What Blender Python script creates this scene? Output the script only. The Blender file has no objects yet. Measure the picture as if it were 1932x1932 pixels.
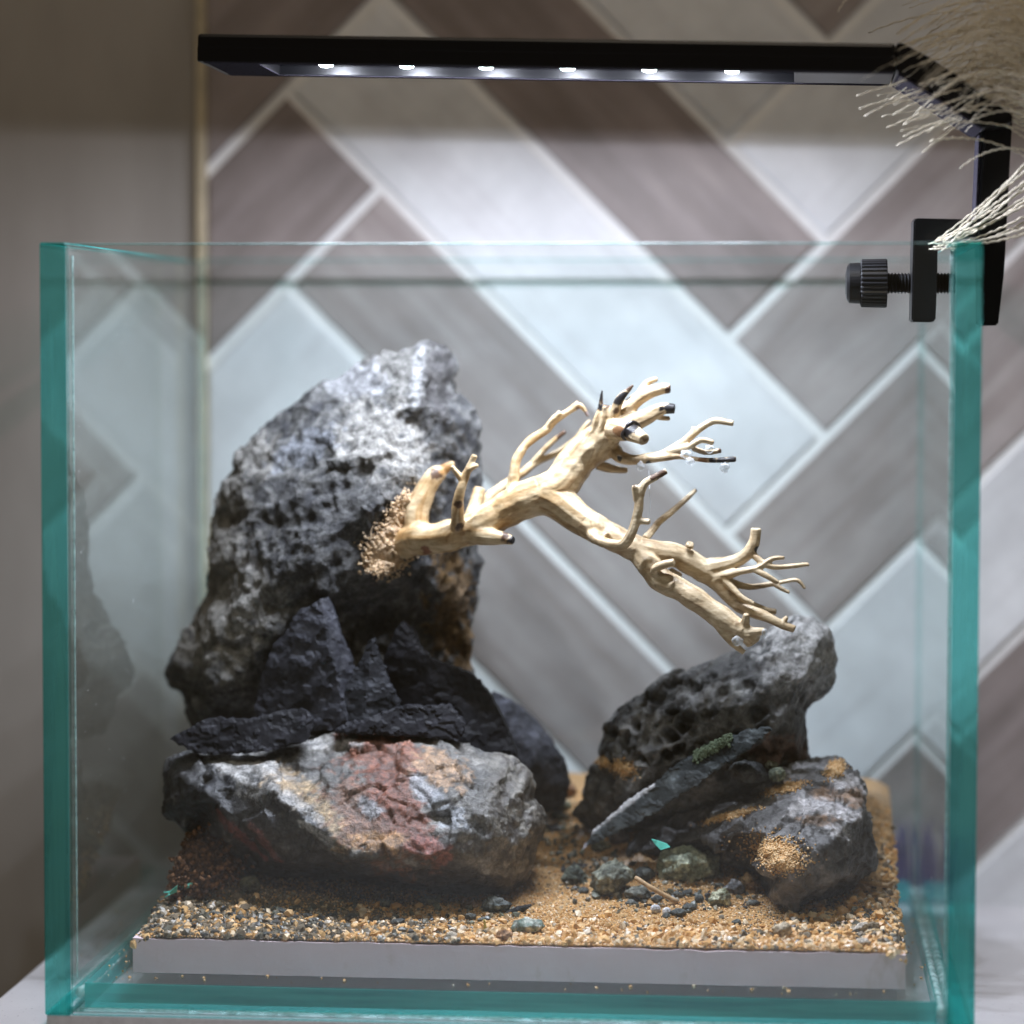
import bpy, bmesh, math, random
import numpy as np
from mathutils import Vector, Matrix, noise, geometry
from mathutils.bvhtree import BVHTree

random.seed(7); rng = np.random.default_rng(7)
C = bpy.context.scene.collection
sc = bpy.context.scene
CM = 0.01                                   # everything below is written in centimetres

# ------------------------------------------------------------------ camera
F_PX, CX, CY = 5500.0, 966.0, 966.0         # focal length in pixels of a 1932 px wide picture
CAM = np.array([8.8436, -92.1412, 21.8969]); YAW, TILT, ROLL = 0.09278, 0.05776, 0.00196
def cam_axes():
    cy, sy, ct, st = math.cos(YAW), math.sin(YAW), math.cos(TILT), math.sin(TILT)
    f = np.array([-sy*ct, cy*ct, -st]); r = np.array([cy, sy, 0.0]); u = np.cross(r, f)
    cr, sr = math.cos(ROLL), math.sin(ROLL)
    return cr*r+sr*u, -sr*r+cr*u, f
R_, U_, F_ = cam_axes()
cd = bpy.data.cameras.new('camera'); cam = bpy.data.objects.new('camera', cd); C.objects.link(cam)
cam.matrix_world = Matrix(((R_[0], U_[0], -F_[0], CAM[0]*CM), (R_[1], U_[1], -F_[1], CAM[1]*CM),
                           (R_[2], U_[2], -F_[2], CAM[2]*CM), (0, 0, 0, 1)))
cd.sensor_fit = 'HORIZONTAL'; cd.sensor_width = 24.0; cd.lens = F_PX/1932*24.0
cd.clip_start = 0.02; cd.clip_end = 50
cd.dof.use_dof = True; cd.dof.focus_distance = 0.980; cd.dof.aperture_fstop = 3.0
sc.camera = cam
# ------------------------------------------------------------------ world: a dim warm room
w = bpy.data.worlds.new('World'); sc.world = w; w.use_nodes = True
bg = w.node_tree.nodes['Background']; bg.inputs[0].default_value = (1.0, 0.74, 0.46, 1); bg.inputs[1].default_value = 0.058
# a soft unseen fill lamp, added high above for the warm room light
ld = bpy.data.lights.new('room_fill', 'AREA'); ld.energy = 12.0; ld.size = 0.7; ld.color = (1.0, 0.86, 0.70)
lo = bpy.data.objects.new('room_fill', ld); C.objects.link(lo)
lo.location = (0.2, -1.3, 2.3); lo.rotation_euler = (Vector((0, 0.05, 0.05))-lo.location).to_track_quat('-Z', 'Y').to_euler()
sc.view_settings.view_transform = 'Standard'; sc.view_settings.look = 'None'
sc.view_settings.exposure = 0.0; sc.view_settings.gamma = 1.0
sc.render.engine = 'CYCLES'
sc.cycles.transparent_max_bounces = 40; sc.cycles.max_bounces = 10; sc.cycles.diffuse_bounces = 4
sc.cycles.glossy_bounces = 5; sc.cycles.use_denoising = True; sc.cycles.sample_clamp_indirect = 4.0
sc.cycles.caustics_reflective = False; sc.cycles.caustics_refractive = False
LED_POINT, LED_AREA = 0.22, 0.27

# ------------------------------------------------------------------ helpers
def ray(px, py): return F_ + (px-CX)/F_PX*R_ - (py-CY)/F_PX*U_
def P(px, py, y):                           # picture point -> place on the depth plane y
    d = ray(px, py); return CAM + (y-CAM[1])/d[1]*d
def proj(a):
    d = np.asarray(a) - CAM; wv = d@F_
    return np.stack([CX+F_PX*(d@R_)/wv, CY-F_PX*(d@U_)/wv], -1)
def crop(ox, oy, s): return lambda x, y: ((ox+x/s)/1.41045, (oy+y/s)/1.41045)
A3, A4 = crop(2125, 0, 2.1467), crop(400, 850, 1.932)
A5, A6, A7 = crop(1100, 950, 1.7564), crop(380, 1750, 1.725), crop(1400, 1600, 1.7173)
def poly(f, pts): return [f(*p) for p in pts]

def tag(o, label=None, cat=None, group=None, kind=None):
    if label: o['label'] = label
    if cat: o['category'] = cat
    if group: o['group'] = group
    if kind: o['kind'] = kind
    return o
def thing(name, loc, label, cat, group=None):
    o = bpy.data.objects.new(name, None); C.objects.link(o); o.location = Vector(loc)*CM; o.empty_display_size = .01
    return tag(o, label, cat, group)
def mesh_obj(name, verts, faces, mat, parent=None, smooth=True, origin=None, col=None):
    """verts in cm, world space; origin in cm becomes the object's own origin"""
    v = np.asarray(verts, dtype=np.float64)
    par = np.array(parent.matrix_basis.translation)/CM if parent else np.zeros(3)
    if parent and parent.parent: par = par + np.array(parent.parent.matrix_basis.translation)/CM
    if origin is None:
        lo_, hi_ = v.min(0), v.max(0); origin = np.array([(lo_[0]+hi_[0])/2, (lo_[1]+hi_[1])/2, lo_[2]])
    origin = np.asarray(origin, float)
    me = bpy.data.meshes.new(name)
    vv = (v-origin)*CM
    fa = np.asarray(faces) if not isinstance(faces, list) else None
    if fa is not None and fa.ndim == 2:
        n, k = fa.shape
        me.vertices.add(len(vv)); me.vertices.foreach_set('co', vv.astype(np.float32).ravel())
        me.loops.add(n*k); me.loops.foreach_set('vertex_index', fa.astype(np.int32).ravel())
        me.polygons.add(n); me.polygons.foreach_set('loop_start', np.arange(0, n*k, k, dtype=np.int32))
        me.polygons.foreach_set('loop_total', np.full(n, k, dtype=np.int32)); me.update(calc_edges=True)
    else:
        me.from_pydata(vv.tolist(), [], faces)
    me.polygons.foreach_set('use_smooth', np.full(len(me.polygons), smooth)); me.update()
    if col is not None:
        a = me.color_attributes.new('Col', 'FLOAT_COLOR', 'POINT')
        c4 = np.ones((len(vv), 4), np.float32); c4[:, :col.shape[1]] = col; a.data.foreach_set('color', c4.ravel())
    o = bpy.data.objects.new(name, me); C.objects.link(o)
    if isinstance(mat, (list, tuple)):
        for m_ in mat: me.materials.append(m_)
    elif mat: me.materials.append(mat)
    o.location = Vector(origin-par)*CM
    if parent: o.parent = parent
    return o
def bm_obj(name, bm, mat, parent=None, smooth=False, origin=None):
    bm.normal_update()
    v = np.array([x.co[:] for x in bm.verts]); bm.verts.index_update()
    f = [[x.index for x in g.verts] for g in bm.faces]; mi = [g.material_index for g in bm.faces]; bm.free()
    o = mesh_obj(name, v, f, mat, parent, smooth, origin)
    o.data.polygons.foreach_set('material_index', mi); o.data.update()
    return o
def box(bm, lo_, hi_, bev=0.0, mi=0, mat4=None):
    ret = bmesh.ops.create_cube(bm, size=1.0)
    lo_, hi_ = Vector(lo_), Vector(hi_); vs = ret['verts']
    for v in vs: v.co = Vector([lo_[i] + (v.co[i]+.5)*(hi_[i]-lo_[i]) for i in range(3)])
    fs = list({f for v in vs for f in v.link_faces})
    for f in fs: f.material_index = mi
    if bev:
        es = list({e for v in vs for e in v.link_edges})
        r2 = bmesh.ops.bevel(bm, geom=es, offset=bev, segments=2, affect='EDGES', profile=.5)
        vs = list({v for f in r2['faces'] for v in f.verts} | {v for v in vs if v.is_valid})
        for f in r2['faces']: f.material_index = mi
    if mat4 is not None: bmesh.ops.transform(bm, matrix=mat4, verts=vs)
    return vs
def tube(pts, rad, seg=6, cap=True):
    """rings along a polyline -> verts, quad list"""
    pts = np.asarray(pts, float); n = len(pts); rad = np.broadcast_to(rad, (n,))
    V, Fc = [], []; t0 = None; nrm = None
    for i in range(n):
        t = pts[min(i+1, n-1)]-pts[max(i-1, 0)]; t /= (np.linalg.norm(t)+1e-12)
        if nrm is None:
            a = np.array([0, 0, 1.]) if abs(t[2]) < .9 else np.array([1., 0, 0]); nrm = np.cross(t, a)
        nrm = nrm - (nrm@t)*t; nrm /= np.linalg.norm(nrm)+1e-12; b = np.cross(t, nrm)
        for k in range(seg):
            a = 2*math.pi*k/seg; V.append(pts[i]+rad[i]*(math.cos(a)*nrm+math.sin(a)*b))
    for i in range(n-1):
        for k in range(seg):
            k2 = (k+1) % seg; Fc.append([i*seg+k, i*seg+k2, (i+1)*seg+k2, (i+1)*seg+k])
    if cap: Fc += [list(range(seg))[::-1], [(n-1)*seg+k for k in range(seg)]]
    return V, Fc
def spline(pts, n):
    """Catmull-Rom through control points (any dimension)"""
    p = np.asarray(pts, float); p = np.vstack([2*p[0]-p[1], p, 2*p[-1]-p[-2]]); out = []
    m = len(p)-3
    for s in np.linspace(0, m-1e-6, n):
        i = int(s); t = s-i; a, b, c, d = p[i:i+4]
        out.append(.5*((2*b)+(c-a)*t+(2*a-5*b+4*c-d)*t*t+(3*b-a-3*c+d)*t**3))
    return np.array(out)
def remesh(verts, faces, voxel):
    me = bpy.data.meshes.new('tmp'); me.from_pydata([list(v) for v in verts], [], faces); me.update()
    bm = bmesh.new(); bm.from_mesh(me); bmesh.ops.recalc_face_normals(bm, faces=bm.faces); bm.to_mesh(me); bm.free()
    o = bpy.data.objects.new('tmp', me); C.objects.link(o)
    m = o.modifiers.new('r', 'REMESH'); m.mode = 'VOXEL'; m.voxel_size = voxel; m.adaptivity = 0
    dg = bpy.context.evaluated_depsgraph_get(); ev = o.evaluated_get(dg); em = ev.to_mesh()
    n = len(em.vertices); v = np.empty(n*3, np.float32); em.vertices.foreach_get('co', v); v = v.reshape(-1, 3).astype(float)
    q = np.empty(len(em.loops), np.int32); em.loops.foreach_get('vertex_index', q); q = q.reshape(-1, 4)
    ev.to_mesh_clear(); bpy.data.objects.remove(o); bpy.data.meshes.remove(me)
    return v, q
def laplace(v, q, it, lam=.5):
    e = np.vstack([q[:, [0, 1]], q[:, [1, 2]], q[:, [2, 3]], q[:, [3, 0]]])
    cnt = np.bincount(e.ravel(), minlength=len(v)).astype(float)[:, None]
    for _ in range(it):
        s = np.zeros_like(v)
        for k in range(3):
            s[:, k] = np.bincount(e[:, 0], v[e[:, 1], k], len(v)) + np.bincount(e[:, 1], v[e[:, 0], k], len(v))
        v = v + lam*(s/np.maximum(cnt, 1)-v)
    return v
def normals(v, q):
    n = np.cross(v[q[:, 2]]-v[q[:, 0]], v[q[:, 3]]-v[q[:, 1]]); out = np.zeros_like(v)
    for k in range(4):
        for c in range(3): out[:, c] += np.bincount(q[:, k], n[:, c], len(v))
    return out/(np.linalg.norm(out, axis=1, keepdims=True)+1e-12)
def nz(v, f, o=(0, 0, 0), oct=4, H=1.0):
    ox, oy, oz = o; fr = noise.fractal
    return np.array([fr((x*f+ox, y*f+oy, z*f+oz), H, 2.1, oct) for x, y, z in v.tolist()])
def ridg(v, f, o=(0, 0, 0), oct=4):
    ox, oy, oz = o; fr = noise.ridged_multi_fractal
    return np.array([fr((x*f+ox, y*f+oy, z*f+oz), 1.0, 2.1, oct, 1.0, 2.0) for x, y, z in v.tolist()])
def voro(v, f, o=(0, 0, 0)):
    ox, oy, oz = o; fn = noise.voronoi
    return np.array([fn((x*f+ox, y*f+oy, z*f+oz))[0][:2] for x, y, z in v.tolist()])
def sm(a, b, x): t = np.clip((x-a)/(b-a), 0, 1); return t*t*(3-2*t)

# ------------------------------------------------------------------ materials
def newmat(name):
    m = bpy.data.materials.new(name); m.use_nodes = True; nt = m.node_tree; nt.nodes.clear()
    out = nt.nodes.new('ShaderNodeOutputMaterial'); return m, nt, out
def N(nt, typ, **kw):
    n = nt.nodes.new(typ)
    for k, v in kw.items():
        if isinstance(v, (int, float, tuple)) and k.startswith('i_'): n.inputs[k[2:].replace('_', ' ')].default_value = v
        else: setattr(n, k, v)
    return n
def coords(nt, scale=100.0, stretch=(1, 1, 1)):
    tc = N(nt, 'ShaderNodeTexCoord'); mp = N(nt, 'ShaderNodeMapping')
    mp.inputs['Scale'].default_value = tuple(scale*s for s in stretch); nt.links.new(tc.outputs['Object'], mp.inputs['Vector'])
    return mp.outputs['Vector']
def noise_node(nt, vec, scale, detail=6, rough=.6):
    n = N(nt, 'ShaderNodeTexNoise'); n.inputs['Scale'].default_value = scale; n.inputs['Detail'].default_value = detail
    n.inputs['Roughness'].default_value = rough; nt.links.new(vec, n.inputs['Vector']); return n.outputs['Fac']
def ramp(nt, fac, stops):
    r = N(nt, 'ShaderNodeValToRGB'); el = r.color_ramp.elements
    while len(el) > 1: el.remove(el[-1])
    el[0].position, el[0].color = stops[0][0], (*stops[0][1], 1)
    for p, c in stops[1:]: e = el.new(p); e.color = (*c, 1)
    nt.links.new(fac, r.inputs[0]); return r.outputs[0]
def mixc(nt, a, b, fac, mode='MIX'):
    m = N(nt, 'ShaderNodeMix', data_type='RGBA', blend_type=mode)
    for s, v in ((m.inputs[0], fac), (m.inputs[6], a), (m.inputs[7], b)):
        if isinstance(v, (int, float)): s.default_value = v
        elif isinstance(v, tuple): s.default_value = (*v, 1)
        else: nt.links.new(v, s)
    return m.outputs[2]
def principled(nt, out, base, rough=.6, bump=None, bstr=.3, bdist=.0003, **kw):
    p = N(nt, 'ShaderNodeBsdfPrincipled')
    if isinstance(base, tuple): p.inputs['Base Color'].default_value = (*base, 1)
    else: nt.links.new(base, p.inputs['Base Color'])
    if isinstance(rough, (int, float)): p.inputs['Roughness'].default_value = rough
    else: nt.links.new(rough, p.inputs['Roughness'])
    for k, v in kw.items(): p.inputs[k.replace('_', ' ')].default_value = v
    if bump is not None:
        b = N(nt, 'ShaderNodeBump'); b.inputs['Strength'].default_value = bstr; b.inputs['Distance'].default_value = bdist
        nt.links.new(bump, b.inputs['Height']); nt.links.new(b.outputs[0], p.inputs['Normal'])
    nt.links.new(p.outputs[0], out.inputs[0]); return p
def m_plain(name, col, rough=.5, nscale=8, var=.25, bstr=.2, bd=.0002, **kw):
    m, nt, out = newmat(name); v = coords(nt); n = noise_node(nt, v, nscale)
    lo_ = tuple(c*(1-var) for c in col); hi_ = tuple(min(1, c*(1+var)) for c in col)
    principled(nt, out, ramp(nt, n, [(.3, lo_), (.7, hi_)]), rough, n, bstr, bd, **kw); return m
def m_rock(name, rough=.55, f1=14, f2=40, bstr=.6, bd=.0006, contrast=.45, spec=.5, speck=0.0, stretch=(1, 1, 1), crack=0):
    m, nt, out = newmat(name); v = coords(nt, 100, stretch)
    at = N(nt, 'ShaderNodeAttribute', attribute_name='Col')
    n1, n2 = noise_node(nt, v, f1*.1, 8, .7), noise_node(nt, v, f2*.1, 6, .65)
    c = mixc(nt, at.outputs['Color'], ramp(nt, n1, [(.36, (1-contrast,)*3), (.66, (1+contrast,)*3)]), 1.0, 'MULTIPLY')
    c = mixc(nt, c, ramp(nt, n2, [(.36, (1-contrast*.7,)*3), (.66, (1+contrast*.7,)*3)]), 1.0, 'MULTIPLY')
    if speck: c = mixc(nt, c, (.75, .74, .72), ramp(nt, noise_node(nt, v, f2*.22, 3, .7), [(.62, (0, 0, 0)), (.72, (speck,)*3)]))
    if crack:
        vo = N(nt, 'ShaderNodeTexVoronoi', feature='DISTANCE_TO_EDGE'); vo.inputs['Scale'].default_value = crack
        wv_ = N(nt, 'ShaderNodeVectorMath', operation='ADD'); nt.links.new(v, wv_.inputs[0]); nn = N(nt, 'ShaderNodeTexNoise'); nn.inputs['Scale'].default_value = 1.3; nn.inputs['Detail'].default_value = 5
        nt.links.new(v, nn.inputs['Vector']); nt.links.new(nn.outputs['Color'], wv_.inputs[1]); nt.links.new(wv_.outputs[0], vo.inputs['Vector'])
        c = mixc(nt, c, ramp(nt, vo.outputs['Distance'], [(.0, (.45, .43, .42)), (.035, (1, 1, 1))]), .8, 'MULTIPLY')
    ad = N(nt, 'ShaderNodeMath', operation='ADD'); nt.links.new(n1, ad.inputs[0]); nt.links.new(n2, ad.inputs[1])
    principled(nt, out, c, rough, ad.outputs[0], bstr, bd, **{'Specular_IOR_Level': spec}); return m
def m_attr(name, rough, spec=.5, **kw):
    m, nt, out = newmat(name); at = N(nt, 'ShaderNodeAttribute', attribute_name='Col')
    principled(nt, out, at.outputs['Color'], rough, **{'Specular_IOR_Level': spec, **kw}); return m
def fresnel_true(nt, ior=1.5):
    """Fresnel that is right on both faces of a pane whose rays pass straight through"""
    g = N(nt, 'ShaderNodeNewGeometry'); fr = N(nt, 'ShaderNodeFresnel')
    mr = N(nt, 'ShaderNodeMapRange'); mr.inputs['To Min'].default_value = ior; mr.inputs['To Max'].default_value = 1/ior
    nt.links.new(g.outputs['Backfacing'], mr.inputs['Value']); nt.links.new(mr.outputs[0], fr.inputs['IOR']); return fr.outputs[0]
def m_pane(name, tint):
    m, nt, out = newmat(name); t = N(nt, 'ShaderNodeBsdfTransparent'); t.inputs[0].default_value = (*tint, 1)
    g = N(nt, 'ShaderNodeBsdfGlossy'); g.inputs['Roughness'].default_value = .015; g.inputs[0].default_value = (.95, 1, .99, 1)
    mx = N(nt, 'ShaderNodeMixShader'); nt.links.new(fresnel_true(nt), mx.inputs[0])
    nt.links.new(t.outputs[0], mx.inputs[1]); nt.links.new(g.outputs[0], mx.inputs[2]); nt.links.new(mx.outputs[0], out.inputs[0]); return m
def m_edge(name, c1, c2, trans, tcol, st=(2.6, .3, .10)):
    """cut edge of float glass: deep sea-green body colour with inner reflections painted in as streaks, partly seen into, polished"""
    m, nt, out = newmat(name); v = coords(nt, 100, st); n = noise_node(nt, v, 1.1, 3, .55)
    d = N(nt, 'ShaderNodeBsdfPrincipled'); d.inputs['Roughness'].default_value = .45
    nt.links.new(ramp(nt, n, [(.32, c1), (.62, c2)]), d.inputs['Base Color'])
    t = N(nt, 'ShaderNodeBsdfTransparent'); t.inputs[0].default_value = (*tcol, 1)
    mx = N(nt, 'ShaderNodeMixShader'); mx.inputs[0].default_value = trans
    nt.links.new(d.outputs[0], mx.inputs[1]); nt.links.new(t.outputs[0], mx.inputs[2]); nt.links.new(mx.outputs[0], out.inputs[0]); return m
def m_emit(name, col, s):
    m, nt, out = newmat(name); e = N(nt, 'ShaderNodeEmission'); e.inputs[0].default_value = (*col, 1); e.inputs[1].default_value = s
    nt.links.new(e.outputs[0], out.inputs[0]); return m

def m_tile(name, base, vein, amt):
    m, nt, out = newmat(name)
    v = coords(nt, 100, (.09, .9, .9)); oi = N(nt, 'ShaderNodeObjectInfo')
    vm = N(nt, 'ShaderNodeVectorMath', operation='ADD'); nt.links.new(v, vm.inputs[0])
    cb = N(nt, 'ShaderNodeCombineXYZ'); sc_ = N(nt, 'ShaderNodeMath', operation='MULTIPLY'); sc_.inputs[1].default_value = 50
    nt.links.new(oi.outputs['Random'], sc_.inputs[0]); nt.links.new(sc_.outputs[0], cb.inputs[1]); nt.links.new(sc_.outputs[0], cb.inputs[0])
    nt.links.new(cb.outputs[0], vm.inputs[1]); n = noise_node(nt, vm.outputs[0], 1.0, 5, .62)
    c = ramp(nt, n, [(.36, vein), (.50, tuple((a*(1-amt)+b*amt) for a, b in zip(vein, base))), (.64, base)])
    v2 = coords(nt, 100); n2 = noise_node(nt, v2, .22, 4, .6)
    c = mixc(nt, c, ramp(nt, n2, [(.3, (.8, .8, .8)), (.7, (1.12, 1.12, 1.12))]), 1.0, 'MULTIPLY')
    principled(nt, out, c, .45, n, .1, .0004); return m
M = {}
M['tile_pale'] = m_tile('tile_pale', (.80, .81, .82), (.72, .72, .73), .8)
M['tile_beige'] = m_tile('tile_beige', (.45, .405, .39), (.31, .262, .245), .5)
M['tile_brown'] = m_tile('tile_brown', (.35, .295, .28), (.24, .20, .185), .45)
m, nt, out = newmat('tile_plain'); v = coords(nt, 100, (1, 1, .35)); n = noise_node(nt, v, .16, 4, .55)
principled(nt, out, ramp(nt, n, [(.35, (.29, .265, .235)), (.65, (.40, .37, .335))]), .35); M['tile_plain'] = m
M['grout'] = m_plain('grout', (.88, .875, .86), .8, 3, .05)
M['trim'] = m_plain('trim', (.52, .44, .30), .45, 1, .2)
M['counter'] = None
m, nt, out = newmat('counter'); v = coords(nt)
c = mixc(nt, ramp(nt, noise_node(nt, v, .25, 5), [(.3, (.68, .66, .68)), (.7, (.80, .78, .80))]), (.30, .28, .30), ramp(nt, noise_node(nt, v, 5.5, 3, .7), [(.64, (0, 0, 0)), (.72, (.7, .7, .7))]))
principled(nt, out, c, .3); M['counter'] = m
M['mat'] = m_plain('mat', (.62, .62, .64), .7, 4, .1)
M['pane'] = m_pane('pane', (.977, .997, .996))
M['edge'] = m_edge('edge', (.035, .29, .30), (.10, .50, .465), .62, (.24, .84, .80))
M['edge_dark'] = m_edge('edge_dark', (.03, .065, .065), (.06, .12, .115), .40, (.25, .42, .40))
M['edge_floor'] = m_edge('edge_floor', (.02, .38, .40), (.08, .66, .63), .35, (.12, .75, .72), (.16, .3, 3.0))  # brightened to paint in the light piped through the floor glass
M['chamfer'] = m_edge('chamfer', (.28, .55, .55), (.40, .68, .67), .5, (.5, .9, .88))
M['rim'] = m_edge('rim', (.45, .62, .62), (.6, .72, .72), .62, (.72, .9, .9))
m, nt, out = newmat('silicone'); d = N(nt, 'ShaderNodeBsdfPrincipled'); d.inputs['Base Color'].default_value = (.62, .84, .82, 1); d.inputs['Roughness'].default_value = .2
t = N(nt, 'ShaderNodeBsdfTransparent'); t.inputs[0].default_value = (.8, .97, .95, 1); mx = N(nt, 'ShaderNodeMixShader')
nt.links.new(ramp(nt, noise_node(nt, coords(nt), 2.2, 5), [(.35, (.25,)*3), (.65, (.8,)*3)]), mx.inputs[0])
nt.links.new(d.outputs[0], mx.inputs[1]); nt.links.new(t.outputs[0], mx.inputs[2]); nt.links.new(mx.outputs[0], out.inputs[0]); M['silicone'] = m
M['black'] = m_plain('black', (.006, .006, .007), .35, 20, .2, .05, Specular_IOR_Level=.3)
M['black_jaw'] = m_plain('black_jaw', (.006, .006, .008), .4, 20, .2, .08)
M['cavity'] = m_plain('cavity', (.003, .0035, .007), .16, 6, .2, .05)
M['lit_plastic'] = m_plain('lit_plastic', (.045, .042, .054), .8, 9, .3, .1, Specular_IOR_Level=.0)  # black plastic toned lavender, bounce light from the tank painted in
M['clear'] = m_pane('clear', (.9, .9, .95))
M['led'] = m_emit('led', (.80, .98, 1.0), 60.0)
M['led_base'] = m_plain('led_base', (.7, .75, .45), .4)
m, nt, out = newmat('board'); v = coords(nt); vs = coords(nt, 100, (.8, 1, .45))
c = mixc(nt, ramp(nt, noise_node(nt, v, .5, 5), [(.3, (.80, .65, .70)), (.7, (.87, .72, .77))]), (.46, .33, .24), ramp(nt, noise_node(nt, vs, .55, 6, .6), [(.57, (0, 0, 0)), (.70, (.7,)*3)]))
principled(nt, out, c, .6, noise_node(nt, v, 2.4, 6, .65), .5, .0006); M['board'] = m

# ------------------------------------------------------------------ setting
WALL = 24.43
def slab(name, lo_, hi_, mat, bev=0, parent=None, origin=None):
    bm = bmesh.new(); box(bm, lo_, hi_, bev); return bm_obj(name, bm, mat, parent, False, origin)
tag(slab('countertop', (-17.8, -60, -4.2), (60, 24.7, -.5), M['counter'], .15), kind='structure')
EDGE = -14.4
wl = thing('plain_wall', (-40, WALL+1, -.5), 'plain brown tiled wall strip left of the herringbone wall', 'wall')
slab('wall_face', (-90, WALL+.5, -60), (EDGE-.42, WALL+5, 60), M['tile_plain'], 0, wl)
wt = thing('herringbone_wall', (10, WALL+.9, -.5), 'herringbone wall of pale and brown slanted tiles behind the glass tank', 'wall')
slab('grout_bed', (EDGE, WALL+.16, -60), (70, WALL+5, 60), M['grout'], 0, wt)
slab('edge_trim', (EDGE-.42, WALL-.18, -60), (EDGE, WALL+5, 60), M['trim'], .08, wt)
TW, TL, GAP = 5.48, 25.1, .42
S2 = math.sqrt(.5); AP = np.array([-11.15, 32.04])        # an apex of the zigzag
eu, ev_ = np.array([S2, -S2]), np.array([S2, S2])
def clip_poly(pg, xmin):
    out = []
    for i in range(len(pg)):
        a, b = pg[i], pg[(i+1) % len(pg)]
        if a[0] >= xmin: out.append(a)
        if (a[0] >= xmin) != (b[0] >= xmin):
            t = (xmin-a[0])/(b[0]-a[0]); out.append(a+t*(b-a))
    return out
def add_tile(u0, v0, lu, lv, mat):
    g = GAP/2; cor = [(u0+g, v0+g), (u0+lu-g, v0+g), (u0+lu-g, v0+lv-g), (u0+g, v0+lv-g)]
    pg = [AP+a*eu+b*ev_ for a, b in cor]
    if max(p[0] for p in pg) < EDGE+.3 or min(p[0] for p in pg) > 50 or min(p[1] for p in pg) > 52 or max(p[1] for p in pg) < -.5: return
    pg = clip_poly(pg, EDGE+.02)
    if len(pg) < 3: return
    c = sum(pg)/len(pg); n = len(pg)
    ax = eu if lu > lv else ev_; ay = np.array([-ax[1], ax[0]])
    V, Fc = [], []
    for ins, dy in ((0, .45), (0, .09), (.06, .02), (.14, 0)):
        for p in pg:
            d = p-c; L = np.linalg.norm(d); q = c+d*(1-ins/L*1.3)
            l = q-c; V.append((l@ax, dy, l@ay))
    for k in range(3):
        for i in range(n): Fc.append([k*n+i, k*n+(i+1) % n, (k+1)*n+(i+1) % n, (k+1)*n+i])
    Fc.append([3*n+i for i in range(n)][::-1])
    me = bpy.data.meshes.new('tile'); me.from_pydata([[x*CM for x in p] for p in V], [], Fc)
    bm = bmesh.new(); bm.from_mesh(me); bmesh.ops.recalc_face_normals(bm, faces=bm.faces); bm.to_mesh(me); bm.free()
    me.materials.append(mat); o = bpy.data.objects.new('tile', me); C.objects.link(o); o.parent = wt
    ang = math.atan2(ax[1], ax[0]); o.rotation_euler = (0, -ang, 0)
    o.location = Vector((c[0], WALL, c[1]))*CM - wt.location
palA = {0: 'tile_pale', -1: 'tile_brown', -2: 'tile_pale', 1: 'tile_beige', 2: 'tile_beige', 3: 'tile_pale', 4: 'tile_beige', -3: 'tile_brown'}
palB = {-1: 'tile_beige', 0: 'tile_beige', 1: 'tile_pale', 2: 'tile_brown', 3: 'tile_pale', -2: 'tile_pale', -3: 'tile_beige'}
for t2 in range(-2, 4):
    for k in range(-9, 11):
        ka, kb = (palA.get(k), palB.get(k)) if t2 == 0 else (None, None)
        if t2 == -1: kb = {-2: 'tile_pale', -1: 'tile_brown', 0: 'tile_brown', 1: 'tile_pale', 2: 'tile_pale', 3: 'tile_beige', 4: 'tile_pale'}.get(k)
        ka = ka or random.choice(['tile_pale', 'tile_beige', 'tile_brown']); kb = kb or random.choice(['tile_pale', 'tile_beige', 'tile_brown'])
        add_tile(k*TW+t2*TL, -k*TW+t2*TL, TL, TW, M[ka])
        add_tile(k*TW+TL+t2*TL, -k*TW+t2*TL, TW, TL, M[kb])

# ------------------------------------------------------------------ glass tank
DP, HT, G, GF = 22.43, 25.11, .86, .62
tank = thing('glass_tank', (0, DP/2, 0), 'clear rimless glass tank with sea-green cut edges holding the stone scape', 'fish tank')
tag(slab('base_mat', (-14.95, .05, -.5), (14.95, DP-.1, -.004), M['mat'], .03), 'thin grey mat lying under the glass tank', 'mat')
def pane(name, lo_, hi_, front, top, side='pane'):
    bm = bmesh.new(); box(bm, lo_, hi_, .05); bm.normal_update()
    names = ['pane', front, top, 'chamfer']
    d = [hi_[i]-lo_[i] for i in range(3)]; thin = d.index(min(d))
    for f in bm.faces:
        n = f.normal; a = [abs(x) for x in n]; ax = a.index(max(a))
        f.material_index = 3 if max(a) < .9 else 0 if ((ax == thin and max(a) > .98) or (n.y > .3 or (thin == 1 and ax == 0))) else (2 if ax == 2 else 1)
    return bm_obj(name, bm, [M[x] for x in names], tank)
pane('side_pane', (-15, 0, 0), (-15+G, DP, HT), 'edge', 'edge')
pane('side_pane', (15-G, 0, 0), (15, DP, HT), 'edge', 'edge')
pane('front_pane', (-15+G+.02, .03, .0), (15-G-.02, GF, HT-.03), 'edge', 'rim')
pane('back_pane', (-15+G+.02, DP-GF, 0), (15-G-.02, DP-.03, HT+.08), 'edge', 'edge_dark')
FZ = .96
bm = bmesh.new(); box(bm, (-15+G+.3, GF+.05, .1), (15-G-.3, DP-GF-.05, FZ), .03); bm.normal_update()
for f in bm.faces: f.material_index = 0 if abs(f.normal.z) > .9 else 1
bm_obj('floor_pane', bm, [M['pane'], M['edge_floor']], tank)
def bead(pts, r, name='silicone_bead'):
    sp = spline(pts, 60); rr = r*(1+.35*np.array([noise.noise(Vector(p)*1.7) for p in sp])); V, Fc = tube(sp, rr, 8)
    return mesh_obj(name, V, Fc, M['silicone'], tank)
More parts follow.
